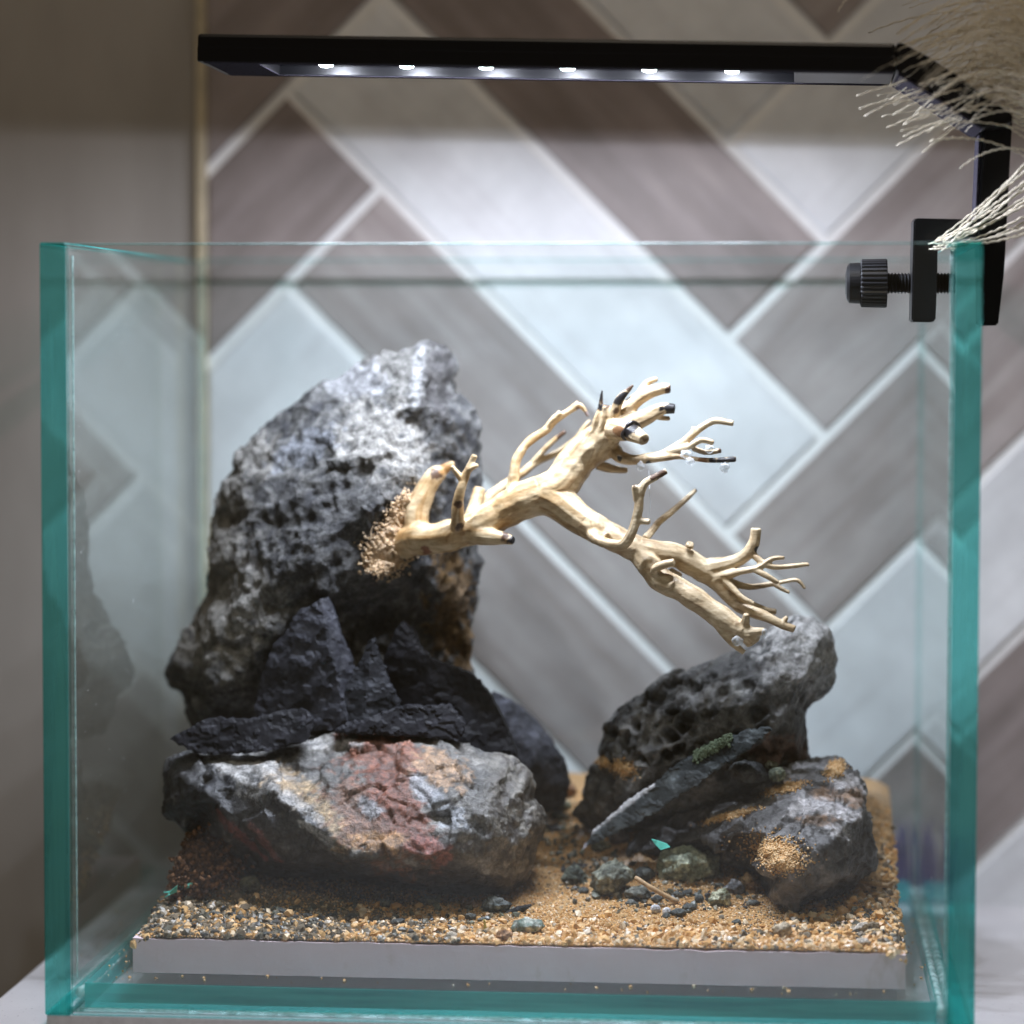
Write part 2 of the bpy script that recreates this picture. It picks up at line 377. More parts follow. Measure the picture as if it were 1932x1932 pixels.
for s in (-1, 1):
    bead([(s*(15-G-.16), GF+.1, .60), (s*(15-G-.16), 10, .62), (s*(15-G-.16), DP-GF-.1, .6)], .17)
    bead([(s*(15-G-.06), GF+.06, 1.1), (s*(15-G-.05), GF+.06, 12), (s*(15-G-.06), GF+.06, HT-.4)], .03)
bead([(-14, GF+.06, .08), (0, GF+.06, .09), (14, GF+.06, .08)], .07)
# water-mark specks on the inside of the panes
V, Fc = [], []
for i in range(90):
    s = -1 if i < 65 else 1
    y, z = rng.uniform(1.5, 20), rng.uniform(1.5, 23) if i % 3 else rng.uniform(2, 10)
    r = rng.uniform(.008, .022)*(1.5 if i % 17 == 0 else 1); x = s*(15-G-.012); b = len(V)
    for k in range(6): V.append((x, y+r*math.cos(k*1.047)*2, z+r*math.sin(k*1.047)))
    V.append((x-s*.01, y, z)); Fc += [[b+k, b+(k+1) % 6, b+6] for k in range(6)]
M['speck'] = m_plain('speck', (.8, .82, .82), .6)
tag(mesh_obj('water_specks', V, Fc, M['speck'], tank), kind='stuff')

# ------------------------------------------------------------------ board + sand terrain
BX0, BX1, BY0, BY1, BZ = -12.58, 12.92, 2.25, 17.5, 2.12
bm = bmesh.new(); box(bm, (BX0, BY0, FZ+.02), (BX1, BY1, BZ), 0)
bmesh.ops.bisect_plane(bm, geom=bm.verts[:]+bm.edges[:]+bm.faces[:], plane_co=(0, 0, 1.9), plane_no=(0, 0, 1))
for x in np.linspace(BX0, BX1, 60)[1:-1]: bmesh.ops.bisect_plane(bm, geom=bm.verts[:]+bm.edges[:]+bm.faces[:], plane_co=(x, 0, 0), plane_no=(1, 0, 0))
for v in bm.verts:
    k = .07*noise.fractal(v.co*.8, 1, 2, 3); v.co.y += k*(v.co.y < 5)*.6; v.co.z += .05*noise.fractal(v.co*1.3, 1, 2, 3)*(v.co.z > 1.7)
tag(bm_obj('base_board', bm, M['board'], None, False), 'white foam board under the sand standing on the tank floor', 'board')
def terr(x, y):
    t = max(0.0, y-BY0); s = min(1.0, t/4.0); s = s*s*(3-2*s)
    z = BZ+.06+.11*t + .80*math.exp(-((x+7.5)/4.6)**2-((y-9.5)/5)**2)*s + .45*math.exp(-((x-7.5)/4.5)**2-((y-10)/5)**2)*s
    z += .95*math.exp(-((x-5)/4.2)**2-((y-10.6)/2.7)**2) + .30*max(0.0, min(y, 14.5)-8.6)
    z += .07*noise.fractal((x*.9, y*.9, 3.1), 1, 2, 3)*min(1, t)
    ex = min(x-BX0, BX1-x); z -= .35*max(0, 1-ex/1.0)**2
    return z
def ground(px, py):
    d = ray(px, py)
    for y in np.arange(BY0, 17, .05):
        p = CAM+(y-CAM[1])/d[1]*d
        if p[2] <= terr(p[0], p[1]): return p
    return p
nx, ny = 180, 110
xs, ys = np.linspace(BX0+.05, BX1-.05, nx), np.linspace(BY0+.05, BY1-.05, ny)
TV = np.array([(x, y, terr(x, y)) for y in ys for x in xs])
def sand_col(x, y, u):
    """natural grain colours: orange quartz, milky quartz, grey-green chips lying thicker at the left"""
    n = noise.noise((x*.35, y*.5, 7.7))
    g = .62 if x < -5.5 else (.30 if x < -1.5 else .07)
    if x > 7.5 and y > 3.2: g = .28
    g += .22*n
    if u < g:
        b = random.uniform(.4, 1.05); return random.choice([(.19*b, .165*b, .12*b), (.15*b, .14*b, .105*b), (.28*b, .22*b, .15*b), (.085*b, .083*b, .078*b), (.34*b, .28*b, .20*b), (.22*b, .17*b, .11*b)])
    b = random.uniform(.75, 1.25)
    return random.choice([(.60*b, .34*b, .13*b), (.66*b, .42*b, .19*b), (.70*b, .47*b, .24*b), (.55*b, .30*b, .10*b), (.72*b, .58*b, .40*b), (.74*b, .66*b, .55*b) if random.random() < .15 else (.62*b, .38*b, .16*b)])
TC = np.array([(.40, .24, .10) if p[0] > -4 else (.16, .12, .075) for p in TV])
ii = np.arange((ny-1)*(nx-1)); r0 = ii//(nx-1)*nx+ii % (nx-1)
M['sand'] = m_attr('sand', .38, .5)
GR = {}
def grain_mesh(cent, size, cols, seed=0):
    """many squashed, turned low-poly grains as one mesh: arrays of 12 verts / 20 tris each"""
    if 'ico' not in GR:
        bm = bmesh.new(); bmesh.ops.create_icosphere(bm, subdivisions=1, radius=1.0); bm.verts.index_update()
        GR['ico'] = (np.array([v.co[:] for v in bm.verts]), np.array([[v.index for v in f.verts] for f in bm.faces])); bm.free()
    iv, iF = GR['ico']; n = len(cent); g = np.random.default_rng(seed)
    q = g.normal(size=(n, 4)); q /= np.linalg.norm(q, axis=1, keepdims=True); a, b, c, d = q.T
    Rm = np.stack([1-2*(c*c+d*d), 2*(b*c-a*d), 2*(b*d+a*c), 2*(b*c+a*d), 1-2*(b*b+d*d), 2*(c*d-a*b), 2*(b*d-a*c), 2*(c*d+a*b), 1-2*(b*b+c*c)], -1).reshape(n, 3, 3)
    loc = iv[None]*g.uniform(.66, 1.30, (n, 12, 1))*g.uniform(.55, 1.25, (n, 1, 3))*size[:, None, None]
    V = np.einsum('nij,nkj->nki', Rm, loc)+cent[:, None, :]
    Fc = (iF[None]+(np.arange(n)*12)[:, None, None]).reshape(-1, 3)
    return V.reshape(-1, 3), Fc, np.repeat(cols, 12, 0)
cen, siz, colr = [], [], []
def addg(x, y, r, sink=.2):
    cen.append((x, y, terr(x, y)+r*(1-2*sink)*.5)); siz.append(r); colr.append(sand_col(x, y, random.random()))
for i in range(52000):                       # fine grains everywhere
    x, y = random.uniform(BX0+.1, BX1-.1), BY0+.08+(BY1-BY0-3)*random.random()**1.5
    addg(x, y, random.uniform(.022, .05))
for i in range(3600):                        # coarse grains thick at the front and the sides
    y = BY0+.1+abs(random.gauss(0, 1.1))
    x = random.uniform(BX0+.1, BX1-.1)
    addg(x, y, .05+.10*random.random()**2)
for i in range(1500):
    x = random.choice([random.uniform(BX0+.1, -8), random.uniform(9, BX1-.1), random.uniform(BX0, BX1)]); y = BY0+.15+abs(random.gauss(0, 1.2 if x < 9 else 3))
    addg(x, y, random.uniform(.10, .19))
for i in range(700):                         # the ragged side slopes
    x = random.choice([BX0+random.uniform(.0, .5), BX1-random.uniform(0, .5)]); y = random.uniform(BY0, 13)
    addg(x, y, random.uniform(.07, .17))
for i in range(90):
    x = random.choice([random.uniform(BX0-1.2, BX0), random.uniform(BX1, BX1+.9), random.uniform(BX0, BX1)]); y = random.uniform(1.0, 2.1) if BX0 < x < BX1 else random.uniform(1, 14)
    q_ = random.uniform(.02, .06); cen.append((x, y, FZ+q_*.6)); siz.append(q_); colr.append(sand_col(2, y, random.random()))
gv, gf, gc = grain_mesh(np.array(cen), np.array(siz), np.array(colr), 3)
tri = np.vstack([np.stack([r0, r0+1, r0+nx+1], -1), np.stack([r0, r0+nx+1, r0+nx], -1)])
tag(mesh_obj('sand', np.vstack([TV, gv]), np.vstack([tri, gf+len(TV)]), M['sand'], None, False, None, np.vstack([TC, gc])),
    'loose orange and grey sand spread over the white board', 'sand', kind='stuff')

# ------------------------------------------------------------------ rocks
ROCKS = {}
def rock(name, label, cat, outline, y0, ctrl, back, voxel, shape, colour, mat, soft=3, group=None, parent=None, dy_edge=None, backpts=None):
    """a stone from its outline seen at the depth y0, its ridge points (px, py, depth offset) in front and its bulk behind"""
    n = len(outline)
    pts = [Vector(p) for p in outline]+[Vector(c[:2]) for c in ctrl]
    r = geometry.delaunay_2d_cdt(pts, [(i, (i+1) % n) for i in range(n)], [list(range(n))], 1, 1e-4)
    vs, fs, org = r[0], r[2], r[3]
    V, Fc, m_ = [], [], len(vs); bmap = []
    for i, v in enumerate(vs):
        o = org[i][0] if org[i] else -1
        dy = ctrl[o-n][2] if o >= n else (dy_edge(v[0], v[1]) if dy_edge else 0)
        dy = dy + (dy_edge(v[0], v[1]) if (dy_edge and o >= n) else 0); V.append(P(v[0], v[1], y0+dy))
    for i, v in enumerate(vs):
        o = org[i][0] if org[i] else -1
        if o >= n: q = P(v[0], v[1], y0+(dy_edge(v[0], v[1]) if dy_edge else 0)).copy(); q[1] += back; bmap.append(len(V)); V.append(q)
        else: bmap.append(i)
    for f in fs:
        Fc.append(list(f)); g = [bmap[i] for i in f]
        if len(set(g)) == 3 and any(g[k] != f[k] for k in range(3)): Fc.append(g[::-1])
        else: Fc.append(None) if False else None
    # triangles whose three corners all lie on the outline get a small centre behind
    for f in fs:
        g = [bmap[i] for i in f]
        if all(g[k] == f[k] for k in range(3)):
            c = sum(np.array(V[k]) for k in f)/3; c = c+np.array([0, back*.35, 0]); V.append(c); j = len(V)-1
            for k in range(3): Fc.append([f[(k+1) % 3], f[k], j])
    v, q = remesh(V, Fc, voxel)
    if soft: v = laplace(v, q, soft)
    nr = normals(v, q); d, aux = shape(v, nr); v = v+d
    nr = normals(v, q); col = colour(v, nr, proj(v), aux)
    o = mesh_obj(name, v, q, mat, parent, True, None, np.clip(col, 0.002, 1))
    if parent is None: tag(o, label, cat, group)
    ROCKS[label] = (v, q); return o
def shp_rough(amp, f, amp2=.4, f2=4, off=(0, 0, 0), ridge=0):
    def fn(v, n):
        a = nz(v, f, off, 3); b = nz(v, f*f2, off, 4)
        d = amp*a+amp*amp2*b
        if ridge: r = ridg(v, f*2.2, off, 4); d = d+ridge*(r-r.mean())
        return n*d[:, None], b
    return fn
def lerp(a, b, t): return np.asarray(a)*(1-t[:, None])+np.asarray(b)*t[:, None]
def facet(v, f, o, warp=.18):
    """broken faces: every Voronoi cell of the stone gets its own tilt"""
    ox, oy, oz = o; out = np.empty(len(v)); w_ = v+warp/f*np.stack([nz(v, f*1.6, (k*9, 3, 1), 2) for k in range(3)], -1)
    for i, (x, y, z) in enumerate((w_*f).tolist()):
        q = noise.voronoi((x+ox, y+oy, z+oz))[1][0]; h = (noise.cell_vector(q*7.31)-Vector((.5, .5, .5)))*.9
        out[i] = ((x+ox-q.x)*h.x+(y+oy-q.y)*h.y+(z+oz-q.z)*h.z)/f
    return out
def patch(col, p, cx, cy, rx, ry, c, strength=1.0, v=None, f=1.2, ang=0, jag=.5):
    ca, sa = math.cos(ang), math.sin(ang); dx, dy = p[:, 0]-cx, p[:, 1]-cy
    e = np.hypot((dx*ca+dy*sa)/rx, (-dx*sa+dy*ca)/ry)
    if v is not None: e = e+jag*nz(v, f, (5, 1, 9), 4)+.45*nz(v, 4.5, (2, 8, 1), 3)
    t = (1-sm(.75, 1.1, e))*strength
    return col*(1-t[:, None])+np.asarray(c)*t[:, None]
M['rock_grey'] = m_rock('rock_grey', .62, 30, 95, 1.0, .0009, .52, .3, .4)
M['rock_front'] = m_rock('rock_front', .36, 32, 100, .8, .0006, .6, .6, .3, crack=.7)
M['slate'] = m_rock('slate', .62, 14, 70, .6, .0005, .4, .25)
M['rock_pit'] = m_rock('rock_pit', .32, 26, 80, .8, .0007, .55, .5, .2)
M['stone'] = m_rock('stone', .62, 36, 110, 1.0, .0007, .6, .35, .3)

# tall grey rock at the back left
out = poly(A4, [(150,1960),(110,1900),(95,1780),(110,1730),(165,1670),(190,1620),(230,1540),(265,1400),(290,1280),(300,1180),(310,1060),(335,920),(370,820),(410,760),(430,690),(520,600),(600,520),(700,440),(800,380),(870,350),(960,310),(1050,240),(1130,190),(1220,160),(1320,150),(1380,110),(1430,100),(1500,125),(1550,180),(1560,230),(1550,300),(1555,390),(1610,430),(1640,480),(1680,520),(1690,600),(1680,800),(1690,1000),(1680,1200),(1680,1400),(1665,1550),(1660,1700),(1670,1820),(1650,2050),(1400,2150),(1000,2150),(600,2150),(250,2150),(170,2050)])
ct = [(*A4(x, y), d) for x, y, d in [(1400,170,-.7),(1410,300,-1.6),(1390,440,-2.2),(1200,250,-.9),(1050,360,-1.0),(1250,480,-2.2),(900,500,-1.3),(1150,720,-3.3),(1330,760,-3.0),(700,640,-1.2),(800,900,-3.3),(520,800,-1.2),(500,1000,-2.1),(420,1250,-2.5),(480,1450,-3.3),(350,1600,-2.8),(250,1720,-1.5),(260,1830,-2.0),(330,1900,-2.9),(850,1150,-4.0),(1100,1000,-4.0),(700,1300,-3.9),(900,1450,-3.6),(1150,1300,-3.5),(1300,1500,-2.2),(1450,1250,-2.3),(1560,1450,-1.7),(1580,1000,-1.6),(1500,650,-1.5),(1560,520,-1.0),(600,1650,-3.5),(900,1800,-2.4),(1300,1800,-1.9),(500,1950,-2.6)]]
def sh_tall(v, n):
    a = nz(v, .55, (3, 8, 1), 3); b = nz(v, 1.9, (1, 2, 3), 5); r = ridg(v, 1.5, (4, 4, 4), 4)
    k = sm(.0, .5, nz(v, .33, (9, 1, 1), 2)+.25)
    d0 = .26*facet(v, .45, (4, 2, 3))+.24*facet(v, 1.3, (9, 2, 3)); r3 = ridg(v, 3.3, (4, 1, 4), 3); d = d0+.20*a+.12*b+(.085*(r-r.mean())+.045*(r3-r3.mean()))*(.4+.6*k)
    return n*d[:, None], r
def co_tall(v, n, p, r):
    t1 = sm(-.5, .5, nz(v, .42, (2, 2, 2), 4)); rv = sm(r.mean()-.35, r.mean()+.5, r)
    c = lerp((.055, .056, .062), (.20, .197, .19), np.clip(rv*.75+t1*.35, 0, 1))
    pl = (.34, .325, .30)  # pale mineral with facet light painted in, toned down at the lamp-lit top
    for a in [(*A4(400, 1450), 110, 180), (*A4(500, 690), 90, 60), (*A4(330, 1100), 50, 130), (*A4(1250, 270), 130, 70), (*A4(1150, 620), 90, 90), (*A4(1280, 720), 60, 80), (*A4(200, 1690), 50, 40), (*A4(420, 900), 40, 120), (*A4(300, 1550), 60, 90), (*A4(450, 1650), 60, 70)]:
        c = patch(c, p, a[0], a[1], a[2]*.8, a[3]*.8, np.array(pl)*(.55 if a[1] < 740 else 1.05), .8, v, 1.4)
    c = patch(c, p, *A4(1050, 300), 60, 40, (.33, .33, .34), .9, v, 2.0)
    c = patch(c, p, *A4(1380, 270), 14, 60, (.40, .40, .40), .9, v, 2.0, .15)  # bright crest of the ridge painted as a pale strip
    c = patch(c, p, *A4(800, 660), 70, 26, (.27, .285, .32), .8, v, 2.4, -.5)
    c = patch(c, p, *A4(1480, 300), 34, 90, (.075, .07, .07), .85, v, 2.0)  # shaded face right of the ridge painted darker
    c = patch(c, p, *A4(1000, 1150), 190, 150, (.045, .046, .052), .45, v, 1.2)
    for x, y, a, b in [(1560, 1500, 38, 120), (1520, 1240, 22, 34), (1600, 1720, 26, 70)]:
        c = patch(c, p, *A4(x, y), a, b, (.20, .115, .04), .75, v, 2.2, 0, .9)
    return c*.80
rock('tall_rock', 'tall rough grey rock standing behind the black slates, with the driftwood glued to it', 'rock', out, 12.1, ct, 3.2, .085, sh_tall, co_tall, M['rock_grey'], 5)

# striped rock lying in front
out = poly(A6, [(100,470),(120,450),(180,430),(270,425),(350,430),(450,430),(520,415),(600,418),(700,390),(780,370),(830,345),(950,335),(1050,340),(1150,345),(1250,340),(1330,355),(1440,390),(1520,395),(1620,420),(1700,450),(1775,525),(1795,600),(1785,640),(1830,690),(1845,740),(1835,830),(1805,930),(1790,990),(1760,1050),(1700,1105),(1550,1110),(1400,1100),(1235,1080),(1200,1120),(1150,1135),(1110,1090),(1060,1060),(1000,1050),(850,1030),(700,1025),(600,1010),(500,990),(470,950),(390,870),(280,820),(200,790),(150,740),(110,720),(95,650),(105,600),(98,540)])
ct = [(*A6(x, y), d) for x, y, d in [(270,450,-.5),(340,505,-1.1),(450,570,-1.8),(560,590,-2.2),(640,640,-2.6),(730,710,-2.9),(800,770,-3.1),(870,830,-3.3),(950,895,-3.4),(1040,905,-3.4),(1200,880,-3.4),(1290,915,-3.3),(1400,880,-3.2),(1480,780,-3.0),(1530,690,-2.7),(1470,590,-2.0),(1440,470,-1.0),
    (700,460,-.6),(880,430,-.5),(930,480,-1.1),(700,560,-1.5),(900,600,-2.1),(1000,440,-.9),(1200,450,-1.0),(1200,650,-2.3),(1000,750,-2.8),(1350,650,-2.3),
    (200,560,-1.2),(180,680,-1.1),(300,640,-1.9),(400,720,-2.3),(520,800,-2.4),(600,920,-2.1),(720,940,-2.3),(850,950,-2.2),(480,700,-2.4),(650,800,-2.7),(400,830,-1.6),(1000,980,-2.1),(1150,1000,-1.9),(1150,1090,-1.3),(1300,1010,-2.2),(1450,1000,-2.3),(1600,1000,-2.0),(1700,850,-1.9),(1600,750,-2.6),(1620,560,-1.3),(1720,620,-1.0),(1560,900,-2.7),(1700,1000,-1.4)]]
def sh_front(v, n):
    p = proj(v); a = nz(v, .6, (1, 7, 2), 3); b = nz(v, 2.0, (1, 2, 9), 5)
    # scratches on the red face run down to the right
    s = np.stack([(v[:, 0]+v[:, 2])*2.6, v[:, 1]*1.0, (v[:, 0]-v[:, 2])*.45], -1); st = nz(s, 1.0, (0, 0, 0), 4)
    redm = np.exp(-((p[:, 0]-805)/110)**4-((p[:, 1]-1490)/110)**4)
    rr = nz(v, 4.0, (3, 3, 3), 4); right = sm(880, 940, p[:, 0])
    d = .12*a+.06*b+.09*redm*st+right*.05*rr+.30*facet(v, .6, (1, 2, 3))+.26*facet(v, 1.6, (4, 2, 3))
    return n*d[:, None], st
def co_front(v, n, p, st):
    t = sm(-.5, .6, nz(v, .9, (4, 4, 1), 4)); c = lerp((.075, .073, .07), (.20, .19, .175), t)
    q = lambda x, y: A6(x, y)
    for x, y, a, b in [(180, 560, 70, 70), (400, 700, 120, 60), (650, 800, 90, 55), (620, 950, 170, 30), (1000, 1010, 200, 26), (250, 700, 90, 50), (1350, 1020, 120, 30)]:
        c = patch(c, p, *q(x, y), a, b, (.045, .046, .052), .85, v, 1.2)  # shade on the overhanging faces below the ridge painted dark
    c = patch(c, p, *q(430, 800), 60, 9, (.26, .085, .08), .8, v, 2.5, .75); c = patch(c, p, *q(560, 850), 50, 7, (.24, .09, .085), .7, v, 2.5, .9)
    for x, y, a, b, g in [(700, 600, 75, 26, .65), (820, 700, 70, 22, .75), (620, 545, 40, 14, .4), (880, 790, 50, 20, .9)]:
        c = patch(c, p, *q(x, y), a, b, (.40, .29, .17), .7, v, 1.8, g, .8)
    c = patch(c, p, *q(1100, 760), 120, 75, (.21, .10, .06), .75, v, 1.6, .7)
    c = patch(c, p, *q(1130, 480), 100, 62, (.20, .082, .052), .95, v, 1.6, .45, .35)
    c = patch(c, p, *q(1170, 680), 105, 42, (.18, .066, .042), .95, v, 1.8, .95, .35)
    c = patch(c, p, *q(1330, 880), 42, 22, (.30, .12, .10), .9, v, 1.8, .3)
    c = patch(c, p, *q(1370, 520), 60, 36, (.38, .24, .14), .8, v, 2.0, .4)
    c = patch(c, p, *q(1080, 850), 50, 22, (.46, .26, .12), .8, v, 2.0)
    for x, y, a, b, g, k in [(1300, 610, 40, 22, .8, .85), (1420, 730, 46, 24, .5, .9), (1040, 690, 26, 18, .4, .8), (790, 740, 26, 14, .6, .6)]:
        c = patch(c, p, *q(x, y), a, b, (.27, .285, .31), k, v, 2.4, g)  # glints on the wet-looking face painted as bluish-white patches
    for x, y, a, b, g in [(480, 480, 90, 20, .35), (420, 530, 40, 10, .5), (680, 650, 60, 13, .6), (860, 400, 70, 12, 0), (800, 800, 40, 9, .6)]:
        c = patch(c, p, *q(x, y), a, b, (.44, .43, .42), .75, v, 2.6, g)  # pale mineral streaks with highlights of the lit top painted in
    c = c*(1+.35*np.clip(st, -1, 1))[:, None]
    t2 = sm(905, 950, p[:, 0]); c2 = lerp((.085, .075, .066), (.20, .185, .16), sm(-.4, .4, nz(v, 2.6, (6, 1, 1), 4)))
    return (c*(1-t2[:, None])+c2*t2[:, None])
FR = rock('striped_rock', 'large grey rock with a red and ochre face lying on the sand at left', 'rock', out, 7.6, ct, 2.6, .075, sh_front, co_front, M['rock_front'], 2)

# slates
def sh_slate(v, n):
    s = v*np.array([.6, 1.6, 1.3]); a = nz(s, .8, (2, 5, 1), 4); b = ridg(s, 1.1, (1, 1, 1), 3)
    return n*(.045*a+.035*(b-b.mean()))[:, None], a
def co_slate(base, hi=(.10, .105, .125)):
    def fn(v, n, p, a): return lerp(base, hi, sm(-.1, .9, a)*.5)
    return fn
dk = (.021, .022, .028)
o6 = lambda L: poly(A6, L); o4 = lambda L: poly(A4, L)

def plate(name, label, outline, y0, dyf, thick, colour, mat, cell=.13, step=.07, seed=0, cat='slate'):
    """a split piece of slate: thin, sharp-edged, its face stepped where layers broke away"""
    g = random.Random(seed); n = len(outline); den = []
    for i in range(n):
        a, b = np.array(outline[i]), np.array(outline[(i+1) % n]); m = max(1, int(np.hypot(*(b-a))*.0182/cell))
        nv = np.array([-(b-a)[1], (b-a)[0]])/max(1e-6, np.hypot(*(b-a)))
        for k in range(m): den.append(a+(b-a)*k/m+(nv*g.gauss(0, 1.3) if k else 0))
    N_ = len(den); px = cell/.0182; xs_, ys_ = [p[0] for p in den], [p[1] for p in den]; pts = [Vector(p) for p in den]; lim = (.55*px)**2
    D = np.array(den)
    y = min(ys_)+px*.5
    while y < max(ys_):
        x = min(xs_)+px*.5
        while x < max(xs_):
            q = np.array((x+g.uniform(-.3, .3)*px, y+g.uniform(-.3, .3)*px)); x += px
            if ((D-q)**2).sum(1).min() > lim: pts.append(Vector(q))
        y += px
    rs = geometry.delaunay_2d_cdt(pts, [(i, (i+1) % N_) for i in range(N_)], [list(range(N_))], 1, 1e-4)
    V2, F2, org = rs[0], rs[2], rs[3]; oi = [o[0] if o else -1 for o in org]; k_ = len(V2)
    base = np.array([P(v[0], v[1], y0+dyf(v[0], v[1])) for v in V2]); o_ = (seed*3.7, 1.3, seed)
    q = np.array([noise.fractal((b[0]*.55+o_[0], b[1], b[2]*.9+o_[2]), 1, 2, 3) for b in base]); stp = np.floor(q*3.2)*step
    fine = np.array([noise.fractal((b[0]*2.2+o_[0], b[1]*2, b[2]*3.4), 1, 2, 4) for b in base])
    front = base.copy(); front[:, 1] += stp+.014*fine
    inner = np.array([not (0 <= o < N_) for o in oi]); back = base.copy(); back[:, 1] += thick*(.8+.3*q); c = base.mean(0)
    bump = ~inner; front[bump, 1] += .03                               # a slightly chipped rim
    V = np.vstack([front, back]); F_all = [list(f) for f in F2]+[[k_+i for i in f][::-1] for f in F2]
    from collections import Counter
    ed = Counter(); dirs = {}
    for f in F2:
        for a in range(3):
            e = (f[a], f[(a+1) % 3]); key = tuple(sorted(e)); ed[key] += 1; dirs[key] = e
    sv = []
    for key, cnt in ed.items():
        if cnt == 1:
            a, b = dirs[key]; t = len(V)+len(sv); sv += [front[a], front[b], back[b], back[a]]; F_all.append([t+1, t, t+3, t+2])
    V = np.vstack([V, sv]); nr = np.zeros_like(V); aux = np.concatenate([fine, fine, np.zeros(len(sv))])
    col = colour(V, nr, proj(V), aux)
    o = mesh_obj(name, V, F_all, mat, None, False, None, np.clip(col, .002, 1)); tag(o, label, cat)
    ROCKS[label] = (V, F_all); return o
X4 = lambda x, y: A4(x, y)
def ridge(x0, y0_, x1, y1_, kl, kr, lean, dpt):
    """two broken faces meeting along the line (x0,y0)-(x1,y1); lean = how fast the top falls back"""
    def fn(x, y):
        xr = x0+(x1-x0)*(y-y0_)/(y1_-y0_); d = (x-xr)*.0182
        return -dpt+(kl*-d if d < 0 else kr*d)+lean*(y1_-y)*.0182
    return fn
a0, a1 = A4(885, 1480), A4(985, 1950)
plate('slate', 'upright notched black slate leaning on the tall rock, largest of the left slates', o4([(535,1990),(560,1880),(590,1780),(640,1660),(700,1600),(735,1530),(770,1490),(820,1475),(870,1440),(912,1428),(930,1470),(945,1520),(985,1640),(1035,1760),(1060,1850),(1040,2060),(960,2110),(760,2110),(560,2090)]), 8.5,
      ridge(*a0, *a1, .28, .75, .10, .9), .55, co_slate((.034, .035, .044), (.11, .112, .13)), M['slate'], .12, .05, 1)
a0, a1 = A6(1050, -80), A6(1010, 300)
plate('slate', 'small pointed black slate between two taller slates', o6([(870,310),(880,240),(930,150),(960,80),(1000,10),(1035,-75),(1058,-88),(1075,-30),(1120,90),(1160,170),(1190,230),(1150,300),(1000,335),(900,335)]), 8.0,
      ridge(*a0, *a1, .5, .35, .10, .7), .4, co_slate((.020, .021, .026)), M['slate'], .10, .035, 2)
a0, a1 = A6(1200, -150), A6(1500, 450)
plate('slate', 'broad black slate curving down to the right behind the striped rock', o6([(1085,240),(1090,100),(1105,0),(1140,-70),(1165,-135),(1185,-162),(1215,-140),(1250,-110),(1270,-55),(1320,0),(1430,45),(1520,85),(1600,180),(1660,300),(1700,400),(1720,480),(1600,490),(1400,460),(1200,430),(1100,340)]), 8.9,
      ridge(*a0, *a1, .30, .22, .08, .8), .6, co_slate((.012, .012, .016), (.05, .05, .06)), M['slate'], .13, .05, 3)
a0, a1 = A6(300, 200), A6(320, 440)
plate('slate', 'flat wavy black slate lying across the left end of the striped rock', o6([(122,375),(140,360),(200,330),(270,290),(350,273),(420,284),(455,282),(480,285),(560,265),(650,245),(720,236),(762,258),(782,285),(775,330),(750,385),(600,425),(400,445),(240,445),(185,405),(150,390)]), 7.5,
      lambda x, y: -.75+.22*(A6(0, 440)[1]-y)*.0182+.05*math.sin(x*.05), .35, co_slate((.012, .012, .016), (.07, .07, .085)), M['slate'], .10, .05, 4)
plate('slate', 'thin bowed black slate resting on top of the striped rock at its middle', o6([(878,338),(900,320),(950,298),(1050,272),(1150,233),(1220,218),(1300,222),(1400,213),(1442,253),(1472,290),(1474,350),(1445,385),(1300,368),(1200,362),(1000,352),(910,347)]), 7.8,
      lambda x, y: -.7+.28*(A6(0, 370)[1]-y)*.0182+.05*math.sin(x*.06), .4, co_slate((.012, .012, .016), (.07, .07, .085)), M['slate'], .09, .05, 5)
rock('slate_boulder', 'dull blue-grey rounded stone behind the right end of the striped rock', 'rock', poly(lambda x, y: (x, y), [(910,1330),(930,1298),(965,1318),(1005,1350),(1040,1390),(1068,1430),(1080,1475),(1070,1520),(1000,1545),(940,1530),(900,1450)]), 11.8,
     [(960,1360,-.8), (1010,1430,-1.2), (960,1470,-1.3), (1040,1480,-.8)], 1.6, .07, shp_rough(.1, .8), co_slate((.06, .063, .08), (.15, .155, .18)), M['stone'], 4)

# pitted rock on the right
out = poly(A7, [(215,970),(235,900),(290,780),(330,700),(350,640),(345,590),(380,530),(420,490),(480,460),(520,430),(580,390),(620,345),(680,315),(740,320),(800,290),(880,250),(960,215),(1030,190),(1100,130),(1170,80),(1230,60),(1320,70),(1390,110),(1420,190),(1422,260),(1410,350),(1380,410),(1320,460),(1282,500),(1275,560),(1290,610),(1300,680),(1308,740),(1250,860),(1000,960),(800,1040),(500,1090),(350,1080),(240,1020)])
ct = [(*A7(x, y), d) for x, y, d in [(300,860,-.9),(420,700,-1.5),(450,560,-1.0),(560,520,-1.5),(640,400,-.6),(700,480,-1.8),(800,380,-1.2),(560,700,-2.2),(700,640,-2.4),(850,540,-2.3),(950,340,-1.2),(1000,460,-2.1),(1080,260,-1.2),(1150,180,-1.0),(1250,130,-1.2),(1340,180,-1.3),(1370,300,-1.0),(1280,330,-1.8),(1180,330,-2.0),(1200,480,-1.9),(1100,600,-2.2),(1230,640,-1.3),(1150,760,-1.6),(900,700,-2.4),(700,850,-2.1),(450,900,-1.6),(330,960,-1.0),(1000,850,-1.8)]]
